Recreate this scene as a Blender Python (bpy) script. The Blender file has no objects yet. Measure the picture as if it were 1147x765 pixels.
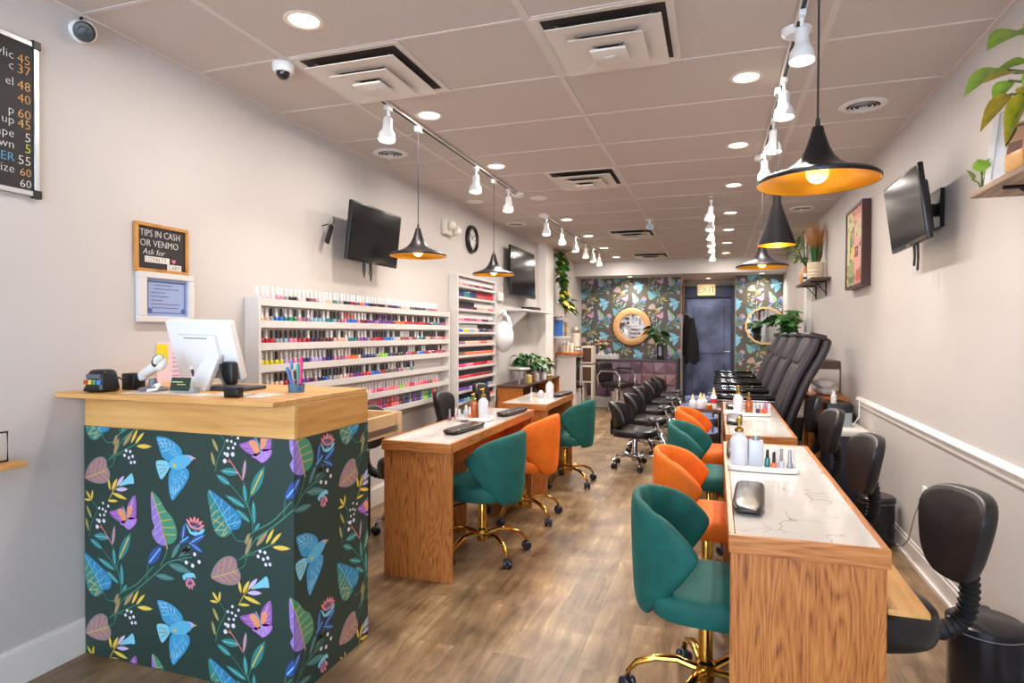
import bpy, bmesh, math, random
from mathutils import Vector, Matrix, Euler
R = math.radians
PI = math.pi
rng = random.Random(7)
SC = bpy.context.scene
COL = SC.collection

# ------------------------------------------------------------------ materials
MATS = {}
def srgb(r, g, b):
    f = lambda c: (c/255/12.92) if c/255 <= .04045 else ((c/255+.055)/1.055)**2.4
    return (f(r), f(g), f(b), 1)
def new_mat(name):
    m = bpy.data.materials.new(name); m.use_nodes = True
    nt = m.node_tree; b = nt.nodes['Principled BSDF']
    return m, nt, b
def mat(name, rgb, rough=.5, metal=0, emit=None, estr=0, spec=None, trans=0, bump=None, coat=0, sheen=0, var=0, vscale=20, alpha=None):
    if name in MATS: return MATS[name]
    m, nt, b = new_mat(name)
    c = srgb(*rgb)
    b.inputs['Base Color'].default_value = c
    b.inputs['Roughness'].default_value = rough
    b.inputs['Metallic'].default_value = metal
    if spec is not None: b.inputs['Specular IOR Level'].default_value = spec
    if trans: b.inputs['Transmission Weight'].default_value = trans
    if coat:
        b.inputs['Coat Weight'].default_value = coat; b.inputs['Coat Roughness'].default_value = .08
    if sheen:
        b.inputs['Sheen Weight'].default_value = sheen; b.inputs['Sheen Roughness'].default_value = .4
        b.inputs['Sheen Tint'].default_value = tuple(min(1, x*1.6+.1) for x in c[:3])+(1,)
    if emit:
        b.inputs['Emission Color'].default_value = srgb(*emit); b.inputs['Emission Strength'].default_value = estr
    if bump or var:
        tc = nt.nodes.new('ShaderNodeTexCoord')
        n = nt.nodes.new('ShaderNodeTexNoise'); n.inputs['Scale'].default_value = bump[0] if bump else vscale
        n.inputs['Detail'].default_value = 4
        nt.links.new(tc.outputs['Object'], n.inputs['Vector'])
        if bump:
            bp = nt.nodes.new('ShaderNodeBump'); bp.inputs['Strength'].default_value = bump[1]; bp.inputs['Distance'].default_value = .004
            nt.links.new(n.outputs['Fac'], bp.inputs['Height']); nt.links.new(bp.outputs['Normal'], b.inputs['Normal'])
        if var:
            n2 = nt.nodes.new('ShaderNodeTexNoise'); n2.inputs['Scale'].default_value = vscale; n2.inputs['Detail'].default_value = 5
            nt.links.new(tc.outputs['Object'], n2.inputs['Vector'])
            mp = nt.nodes.new('ShaderNodeMapRange'); mp.inputs[1].default_value=.3; mp.inputs[2].default_value=.7
            mp.inputs[3].default_value = 1-var; mp.inputs[4].default_value = 1+var
            nt.links.new(n2.outputs['Fac'], mp.inputs[0])
            hs = nt.nodes.new('ShaderNodeHueSaturation'); hs.inputs['Color'].default_value = c
            nt.links.new(mp.outputs[0], hs.inputs['Value']); nt.links.new(hs.outputs[0], b.inputs['Base Color'])
    MATS[name] = m
    return m
def wood(name, dark, mid, light, grain=(1, 1, .06), scale=30, rough=.42, rings=1.0, bump=.15):
    """procedural oak; 'grain' squeezes the noise along the board's axis"""
    if name in MATS: return MATS[name]
    m, nt, b = new_mat(name)
    N = nt.nodes.new; L = nt.links.new
    tc = N('ShaderNodeTexCoord'); mp = N('ShaderNodeMapping'); mp.inputs['Scale'].default_value = grain
    L(tc.outputs['Object'], mp.inputs['Vector'])
    n1 = N('ShaderNodeTexNoise'); n1.inputs['Scale'].default_value = scale*.22; n1.inputs['Detail'].default_value = 2; n1.inputs['Distortion'].default_value = .4
    L(mp.outputs[0], n1.inputs['Vector'])
    mul = N('ShaderNodeMath'); mul.operation = 'MULTIPLY'; mul.inputs[1].default_value = 14*rings
    L(n1.outputs['Fac'], mul.inputs[0])
    fr = N('ShaderNodeMath'); fr.operation = 'PINGPONG'; fr.inputs[1].default_value = .5
    L(mul.outputs[0], fr.inputs[0])
    n2 = N('ShaderNodeTexNoise'); n2.inputs['Scale'].default_value = scale*5; n2.inputs['Detail'].default_value = 6
    mp2 = N('ShaderNodeMapping'); mp2.inputs['Scale'].default_value = tuple(g if g > .5 else g*.6 for g in grain)
    L(tc.outputs['Object'], mp2.inputs['Vector']); L(mp2.outputs[0], n2.inputs['Vector'])
    mix = N('ShaderNodeMix'); mix.inputs[0].default_value = .62
    L(fr.outputs[0], mix.inputs[2])
    L(n2.outputs['Fac'], mix.inputs[3])
    cr = N('ShaderNodeValToRGB'); e = cr.color_ramp.elements
    e[0].position = .20; e[0].color = srgb(*dark); e[1].position = .58; e[1].color = srgb(*light)
    k = e.new(.36); k.color = srgb(*mid)
    L(mix.outputs[0], cr.inputs[0]); L(cr.outputs[0], b.inputs['Base Color'])
    b.inputs['Roughness'].default_value = rough
    bp = N('ShaderNodeBump'); bp.inputs['Strength'].default_value = bump; bp.inputs['Distance'].default_value = .002
    L(mix.outputs[0], bp.inputs['Height']); L(bp.outputs[0], b.inputs['Normal'])
    MATS[name] = m
    return m

# ------------------------------------------------------------------ mesh builder
class MB:
    def __init__(s): s.v = []; s.f = []; s.mi = []
    def add(s, vs, fs, m=0, M=None):
        o = len(s.v)
        for p in vs:
            p = Vector(p)
            s.v.append(M @ p if M else p)
        for f in fs: s.f.append([i+o for i in f]); s.mi.append(m)
        return s
    def box(s, c, d, m=0, rot=None):
        x, y, z = d[0]/2, d[1]/2, d[2]/2
        vs = [(-x,-y,-z),(x,-y,-z),(x,y,-z),(-x,y,-z),(-x,-y,z),(x,-y,z),(x,y,z),(-x,y,z)]
        M = Matrix.Translation(c)
        if rot: M = M @ Euler(rot).to_matrix().to_4x4()
        return s.add(vs, [(0,3,2,1),(4,5,6,7),(0,1,5,4),(1,2,6,5),(2,3,7,6),(3,0,4,7)], m, M)
    def b2(s, a, b, m=0):           # box from two corners
        return s.box([(a[i]+b[i])/2 for i in range(3)], [abs(b[i]-a[i]) for i in range(3)], m)
    def rbox(s, c, d, r=.01, seg=2, m=0, rot=None, taper=None):
        bm = bmesh.new(); bmesh.ops.create_cube(bm, size=1)
        for v in bm.verts:
            k = 1
            v.co = Vector((v.co.x*d[0], v.co.y*d[1], v.co.z*d[2]))
            if taper and v.co.z > 0: v.co.x *= taper[0]; v.co.y *= taper[1]
        bmesh.ops.bevel(bm, geom=bm.edges[:], offset=r, segments=seg, profile=.5, affect='EDGES')
        M = Matrix.Translation(c)
        if rot: M = M @ Euler(rot).to_matrix().to_4x4()
        bm.verts.index_update()
        s.add([v.co for v in bm.verts], [[v.index for v in f.verts] for f in bm.faces], m, M)
        bm.free(); return s
    def lathe(s, prof, n=24, c=(0,0,0), m=0, M=None, cap=True):
        vs = []; fs = []; k = len(prof)
        for r, z in prof:
            for i in range(n):
                a = 2*PI*i/n; vs.append((r*math.cos(a), r*math.sin(a), z))
        for j in range(k-1):
            for i in range(n):
                i2 = (i+1) % n
                fs.append((j*n+i, j*n+i2, (j+1)*n+i2, (j+1)*n+i))
        if cap:
            if prof[0][0] > 1e-6: fs.append([i for i in range(n)][::-1])
            if prof[-1][0] > 1e-6: fs.append([(k-1)*n+i for i in range(n)])
        T = Matrix.Translation(c)
        return s.add(vs, fs, m, T @ M if M else T)
    def tube(s, pts, r, n=10, m=0, cap=True, flat=1.0):
        pts = [Vector(p) for p in pts]; k = len(pts)
        rs = r if isinstance(r, (list, tuple)) else [r]*k
        vs = []; fs = []
        up = None
        for j, p in enumerate(pts):
            t = (pts[min(j+1, k-1)]-pts[max(j-1, 0)])
            if t.length < 1e-9: t = Vector((0,0,1))
            t.normalize()
            if up is None:
                up = Vector((0,0,1)) if abs(t.z) < .9 else Vector((1,0,0))
            a = t.cross(up)
            if a.length < 1e-6: a = t.cross(Vector((0,1,0)))
            a.normalize(); b = a.cross(t).normalized(); up = b
            for i in range(n):
                q = 2*PI*i/n
                vs.append(p + a*(rs[j]*math.cos(q)) + b*(rs[j]*flat*math.sin(q)))
        for j in range(k-1):
            for i in range(n):
                i2 = (i+1) % n
                fs.append((j*n+i, j*n+i2, (j+1)*n+i2, (j+1)*n+i))
        if cap: fs.append(list(range(n))[::-1]); fs.append([(k-1)*n+i for i in range(n)])
        return s.add(vs, fs, m)
    def cyl(s, a, b, r, r2=None, n=16, m=0):
        return s.tube([a, b], [r, r if r2 is None else r2], n, m)
    def ball(s, c, d, n=16, m=0, k=10, M=None):
        prof = [(math.sin(PI*j/k)*.5, -math.cos(PI*j/k)*.5) for j in range(k+1)]
        prof[0] = (0.0001, -.5); prof[-1] = (.0001, .5)
        T = Matrix.Translation(c)
        if M: T = T @ M
        return s.lathe(prof, n, (0,0,0), m, T @ Matrix.Diagonal((d[0], d[1], d[2], 1)))
    def prism(s, poly, z0, z1, m=0, M=None):
        n = len(poly)
        vs = [(x, y, z0) for x, y in poly] + [(x, y, z1) for x, y in poly]
        fs = [list(range(n))[::-1], list(range(n, 2*n))] + [(i, (i+1) % n, n+(i+1) % n, n+i) for i in range(n)]
        return s.add(vs, fs, m, M)
    def grid(s, fn, nu, nv, m=0, closeu=False):
        vs = [fn(i/(nu if closeu else nu-1), j/(nv-1)) for j in range(nv) for i in range(nu)]
        fs = []
        for j in range(nv-1):
            for i in range(nu if closeu else nu-1):
                i2 = (i+1) % nu
                fs.append((j*nu+i, j*nu+i2, (j+1)*nu+i2, (j+1)*nu+i))
        return s.add(vs, fs, m)
    def build(s, name, mats, parent=None, loc=None, smooth=35, bevel=0):
        me = bpy.data.meshes.new(name)
        me.from_pydata([tuple(v) for v in s.v], [], s.f)
        mats = mats if isinstance(mats, (list, tuple)) else [mats]
        for m in mats: me.materials.append(m)
        me.polygons.foreach_set('material_index', s.mi)
        me.update()
        if smooth:
            me.shade_smooth(); me.set_sharp_from_angle(angle=R(smooth))
        bm = bmesh.new(); bm.from_mesh(me); bmesh.ops.recalc_face_normals(bm, faces=bm.faces[:]); bm.to_mesh(me); bm.free()
        o = bpy.data.objects.new(name, me); COL.objects.link(o)
        if parent: o.parent = parent
        if loc: o.location = loc
        if bevel:
            md = o.modifiers.new('bevel', 'BEVEL'); md.width = bevel; md.segments = 2; md.limit_method = 'ANGLE'; md.angle_limit = R(50)
        return o
def tag(o, label, cat, group=None, kind=None):
    if label: o['label'] = label
    if cat: o['category'] = cat
    if group: o['group'] = group
    if kind: o['kind'] = kind
    return o
def thing(name, label, cat, loc=(0,0,0), rz=0, group=None, rot=None):
    o = bpy.data.objects.new(name, None); COL.objects.link(o)
    o.empty_display_size = .1
    o.location = loc; o.rotation_euler = rot or (0, 0, rz)
    return tag(o, label, cat, group)
def struct(o): o['kind'] = 'structure'; return o
KIDS = {}
def kids(o): return [c for c in COL.objects if c.parent == o]
def dup(root, loc, rz=None, label=None, group=None):
    def cp(o, par):
        c = o.copy(); COL.objects.link(c)
        if par: c.parent = par
        for ch in list(o.children): cp(ch, c)
        return c
    r = cp(root, None); r.location = loc
    if rz is not None: r.rotation_euler = (0, 0, rz)
    if label: r['label'] = label
    if group: r['group'] = group
    return r
def text_curve(body, size, name, material, parent, loc, rot, extr=.0006, align='LEFT', sx=1.0, shear=0):
    cu = bpy.data.curves.new(name, 'FONT'); cu.body = body; cu.size = size; cu.extrude = extr; cu.align_x = align; cu.align_y = 'BOTTOM_BASELINE'; cu.shear = shear
    cu.resolution_u = 2; cu.offset = -.018*size
    t = bpy.data.objects.new(name, cu); COL.objects.link(t)
    dg = bpy.context.evaluated_depsgraph_get()
    me = bpy.data.meshes.new_from_object(t.evaluated_get(dg)); bpy.data.objects.remove(t); bpy.data.curves.remove(cu)
    me.name = name; me.materials.clear(); me.materials.append(material)
    o = bpy.data.objects.new(name, me); COL.objects.link(o)
    o.parent = parent; o.location = loc; o.rotation_euler = rot; o.scale = (sx, 1, 1)
    return o

# palette
white_paint = mat('white_paint', (216,211,208), .45)
white_plastic = mat('white_plastic', (238,238,238), .35)
warm_white = mat('warm_white', (232,222,206), .5)
black_plastic = mat('black_plastic', (22,22,24), .35)
black_gloss = mat('black_gloss', (10,10,12), .08)
black_metal = mat('black_metal', (26,25,26), .38, .6)
chrome = mat('chrome', (225,225,228), .12, 1)
steel = mat('steel', (170,170,172), .3, 1)
alum = mat('aluminium', (190,192,196), .35, .9)
gold = mat('gold', (206,160,72), .16, 1)
brass = mat('brass', (200,160,70), .25, 1)
black_leather = mat('black_leather', (30,27,28), .36, bump=(140,.12))
dark_leather = mat('dark_leather', (52,44,50), .42, bump=(90,.15))
rubber = mat('black_rubber', (16,16,18), .6)
teal_velvet = mat('teal_velvet', (0,88,80), .7, sheen=.15, var=.25, vscale=12)
orange_velvet = mat('orange_velvet', (232,110,14), .7, sheen=.08, var=.10, vscale=14)
oak = wood('oak_veneer', (112,58,22), (178,106,50), (200,132,70), (1,1,.13), 34, .36, rings=1.6)
oak_x = wood('oak_edge', (128,70,30), (184,112,56), (204,138,78), (1,.08,1), 40, .34)
oak_w = wood('oak_edge_cross', (128,70,30), (184,112,56), (204,138,78), (.08,1,1), 40, .34)
light_wood = wood('light_wood', (196,140,72), (214,160,92), (226,178,112), (.12,1,1), 10, .4, rings=.5, bump=.04)
light_wood_y = wood('light_wood_side', (190,132,66), (212,156,86), (224,172,106), (1,.12,1), 10, .4, rings=.5, bump=.04)
orange_wood = wood('orange_wood', (140,72,22), (192,110,40), (212,134,60), (1,1,.15), 30, .35)
brown_wood = wood('brown_wood', (58,36,26), (84,54,40), (104,70,52), (1,.12,1), 30, .45)
rustic_wood = wood('rustic_wood', (110,86,72), (150,122,100), (178,152,128), (1,.12,1), 24, .55)
glass_clear = mat('clear_glass', (235,240,240), .05, trans=1)
leaf_green = mat('leaf_green', (52,104,40), .45, var=.3, vscale=25)
leaf_dark = mat('leaf_dark', (36,84,36), .4, var=.3, vscale=25)
leaf_lime = mat('leaf_lime', (140,176,62), .45, var=.25, vscale=30)
leaf_yellow = mat('leaf_yellow', (190,170,50), .45, var=.25, vscale=30)
stem_green = mat('stem_green', (84,112,54), .5)
terracotta = mat('terracotta', (196,110,56), .6)
dry_grass = mat('dry_grass', (186,128,70), .7)
# ------------------------------------------------------------------ the room
XL, XR, ZC = -2.54, 1.125, 2.6875
YF, YB, YS = -1.9, 12.0, 11.35         # shop front, wallpaper wall, soffit face
def wall_material():
    m, nt, b = new_mat('wall_paint')
    N = nt.nodes.new; L = nt.links.new
    b.inputs['Roughness'].default_value = .55
    tc = N('ShaderNodeTexCoord'); n = N('ShaderNodeTexNoise'); n.inputs['Scale'].default_value = 1.3; n.inputs['Detail'].default_value = 4
    L(tc.outputs['Object'], n.inputs['Vector'])
    cr = N('ShaderNodeValToRGB'); e = cr.color_ramp.elements
    e[0].color = srgb(199,192,189); e[1].color = srgb(206,199,195); e[0].position = .3; e[1].position = .7
    L(n.outputs['Fac'], cr.inputs[0]); L(cr.outputs[0], b.inputs['Base Color'])
    n2 = N('ShaderNodeTexNoise'); n2.inputs['Scale'].default_value = 90
    L(tc.outputs['Object'], n2.inputs['Vector'])
    bp = N('ShaderNodeBump'); bp.inputs['Strength'].default_value = .06; bp.inputs['Distance'].default_value = .003
    L(n2.outputs['Fac'], bp.inputs['Height']); L(bp.outputs[0], b.inputs['Normal'])
    return m
wallm = wall_material()
def ceiling_material():
    m, nt, b = new_mat('ceiling_tile')
    N = nt.nodes.new; L = nt.links.new
    b.inputs['Roughness'].default_value = .85
    tc = N('ShaderNodeTexCoord'); v = N('ShaderNodeTexNoise'); v.inputs['Scale'].default_value = 170; v.inputs['Detail'].default_value = 3
    L(tc.outputs['Object'], v.inputs['Vector'])
    cr = N('ShaderNodeValToRGB'); e = cr.color_ramp.elements
    e[0].position = .30; e[0].color = srgb(184,168,158); e[1].position = .44; e[1].color = srgb(204,190,181)
    L(v.outputs['Fac'], cr.inputs[0]); L(cr.outputs[0], b.inputs['Base Color'])
    bp = N('ShaderNodeBump'); bp.inputs['Strength'].default_value = .15; bp.inputs['Distance'].default_value = .002
    L(v.outputs['Fac'], bp.inputs['Height']); L(bp.outputs[0], b.inputs['Normal'])
    return m
def floor_material():
    m, nt, b = new_mat('vinyl_planks')
    N = nt.nodes.new; L = nt.links.new
    tc = N('ShaderNodeTexCoord'); mp = N('ShaderNodeMapping'); mp.inputs['Rotation'].default_value = (0, 0, R(90))
    L(tc.outputs['Object'], mp.inputs['Vector'])
    br = N('ShaderNodeTexBrick'); br.offset = .37; br.inputs['Scale'].default_value = 1
    br.inputs['Brick Width'].default_value = 1.22; br.inputs['Row Height'].default_value = .178; br.inputs['Mortar Size'].default_value = .0008
    br.inputs['Color1'].default_value = (0,0,0,1); br.inputs['Color2'].default_value = (1,1,1,1); br.inputs['Mortar'].default_value = (.1,.1,.1,1)
    br.inputs['Bias'].default_value = 0
    L(mp.outputs[0], br.inputs['Vector'])
    # a different patch of grain on every plank
    add = N('ShaderNodeVectorMath'); add.operation = 'MULTIPLY_ADD'
    L(br.outputs['Color'], add.inputs[0]); add.inputs[1].default_value = (7.3, 3.1, 5.7)
    mp2 = N('ShaderNodeMapping'); mp2.inputs['Scale'].default_value = (1, .13, 1)
    L(tc.outputs['Object'], mp2.inputs['Vector']); L(mp2.outputs[0], add.inputs[2])
    n = N('ShaderNodeTexNoise'); n.inputs['Scale'].default_value = 16; n.inputs['Detail'].default_value = 8; n.inputs['Roughness'].default_value = .68; n.inputs['Distortion'].default_value = .6
    L(add.outputs[0], n.inputs['Vector'])
    n3 = N('ShaderNodeTexNoise'); n3.inputs['Scale'].default_value = 4.2; n3.inputs['Detail'].default_value = 3
    L(tc.outputs['Object'], n3.inputs['Vector'])
    mx = N('ShaderNodeMix'); mx.inputs[0].default_value = .42
    L(n.outputs['Fac'], mx.inputs[2]); L(n3.outputs['Fac'], mx.inputs[3])
    cr = N('ShaderNodeValToRGB'); e = cr.color_ramp.elements
    e[0].position = .30; e[0].color = srgb(70,54,40); e[1].position = .68; e[1].color = srgb(188,165,134)
    k = e.new(.44); k.color = srgb(116,94,73); k = e.new(.56); k.color = srgb(148,124,98)
    L(mx.outputs[0], cr.inputs[0])
    hs = N('ShaderNodeHueSaturation'); hs.inputs['Saturation'].default_value = 1.14
    mr = N('ShaderNodeMapRange'); mr.inputs[3].default_value = .82; mr.inputs[4].default_value = 1.14
    L(br.outputs['Color'], mr.inputs[0]); L(mr.outputs[0], hs.inputs['Value']); L(cr.outputs[0], hs.inputs['Color'])
    mm = N('ShaderNodeMix'); mm.data_type = 'RGBA'; mm.inputs[7].default_value = srgb(84,68,54)
    L(br.outputs['Fac'], mm.inputs[0]); L(hs.outputs[0], mm.inputs[6])
    L(mm.outputs[2], b.inputs['Base Color'])
    b.inputs['Roughness'].default_value = .33
    bp = N('ShaderNodeBump'); bp.inputs['Strength'].default_value = .12; bp.inputs['Distance'].default_value = .002
    L(n.outputs['Fac'], bp.inputs['Height']); L(bp.outputs[0], b.inputs['Normal'])
    return m
T = .1
trim_white = mat('trim_white', (232,226,222), .4)
struct(MB().b2((XL-T, YF-T, -.1), (XR+T, 13.2, 0)).build('floor', floor_material()))
ceil = MB().b2((XL-T, YF-T, ZC), (XR+T, YB+.1, ZC+.1))
# T-bar grid: runners along the room, cross tees every 2 ft
for k in range(-1, 3):
    x = -1.991 + 1.2192*k
    if XL < x < XR: ceil.b2((x-.016, YF, ZC-.004), (x+.016, YS, ZC+.002), 1)
k = 0
y = 2.501-.6096*7
while y < YS:
    ceil.b2((XL, y-.008, ZC-.0035), (XR, y+.008, ZC+.002), 1); y += .6096
ceil.b2((XL, YF, ZC-.012), (XL+.02, YS, ZC+.002), 1); ceil.b2((XR-.02, YF, ZC-.012), (XR, YS, ZC+.002), 1)
struct(ceil.build('ceiling', [ceiling_material(), mat('tee_bar', (214,202,194), .5)]))
struct(MB().b2((XL-T, YF-T, 0), (XL, YB+.1, ZC)).build('wall_left', wallm))
struct(MB().b2((XR, YF-T, 0), (XR+T, YB+.1, ZC)).build('wall_right', wallm))
# shop front behind the camera: posts round one wide window opening to the street
fr = MB().b2((XL, YF-T, 0), (XR, YF, .35)).b2((XL, YF-T, 2.5), (XR, YF, ZC)).b2((XL, YF-T, .35), (XL+.12, YF, 2.5)).b2((XR-.12, YF-T, .35), (XR, YF, 2.5))
struct(fr.build('wall_front', wallm))
wf = MB()
for x in (XL+.15, -1.3, -.1, XR-.15): wf.b2((x-.03, YF-.08, .35), (x+.03, YF-.02, 2.5))
struct(wf.build('window_1', black_metal))
struct(MB().b2((XL, YS, 2.42), (XR, YB+.1, ZC)).build('soffit_back', wallm))
# back wall either side of the door recess; wallpaper panels come with the pattern below
RX0, RX1 = -.64, .33
bk = MB().b2((XL, YB, 0), (RX0, YB+.1, 2.42)).b2((RX1, YB, 0), (XR, YB+.1, 2.42))
struct(bk.build('wall_back', wallm))
rw = mat('recess_paint', (206,192,178), .6)
struct(MB().b2((RX0-.1, YB+.1, 0), (RX0, 13.1, 2.42)).b2((RX1, YB+.1, 0), (RX1+.1, 13.1, 2.42)).b2((RX0-.1, YB+.1, 2.42), (RX1+.1, 13.1, 2.5)).b2((RX0-.1, 13.0, 0), (RX1+.1, 13.1, 2.42)).build('wall_recess', rw))
# pilasters
struct(MB().b2((XL, 8.86, 0), (XL+.125, 9.3, ZC)).build('column_left', mat('pilaster', (236,230,224), .5)))
struct(MB().b2((XR-.055, 8.5, 0), (XR, 8.75, ZC)).build('column_right', mat('pilaster', (236,230,224), .5)))
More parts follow.
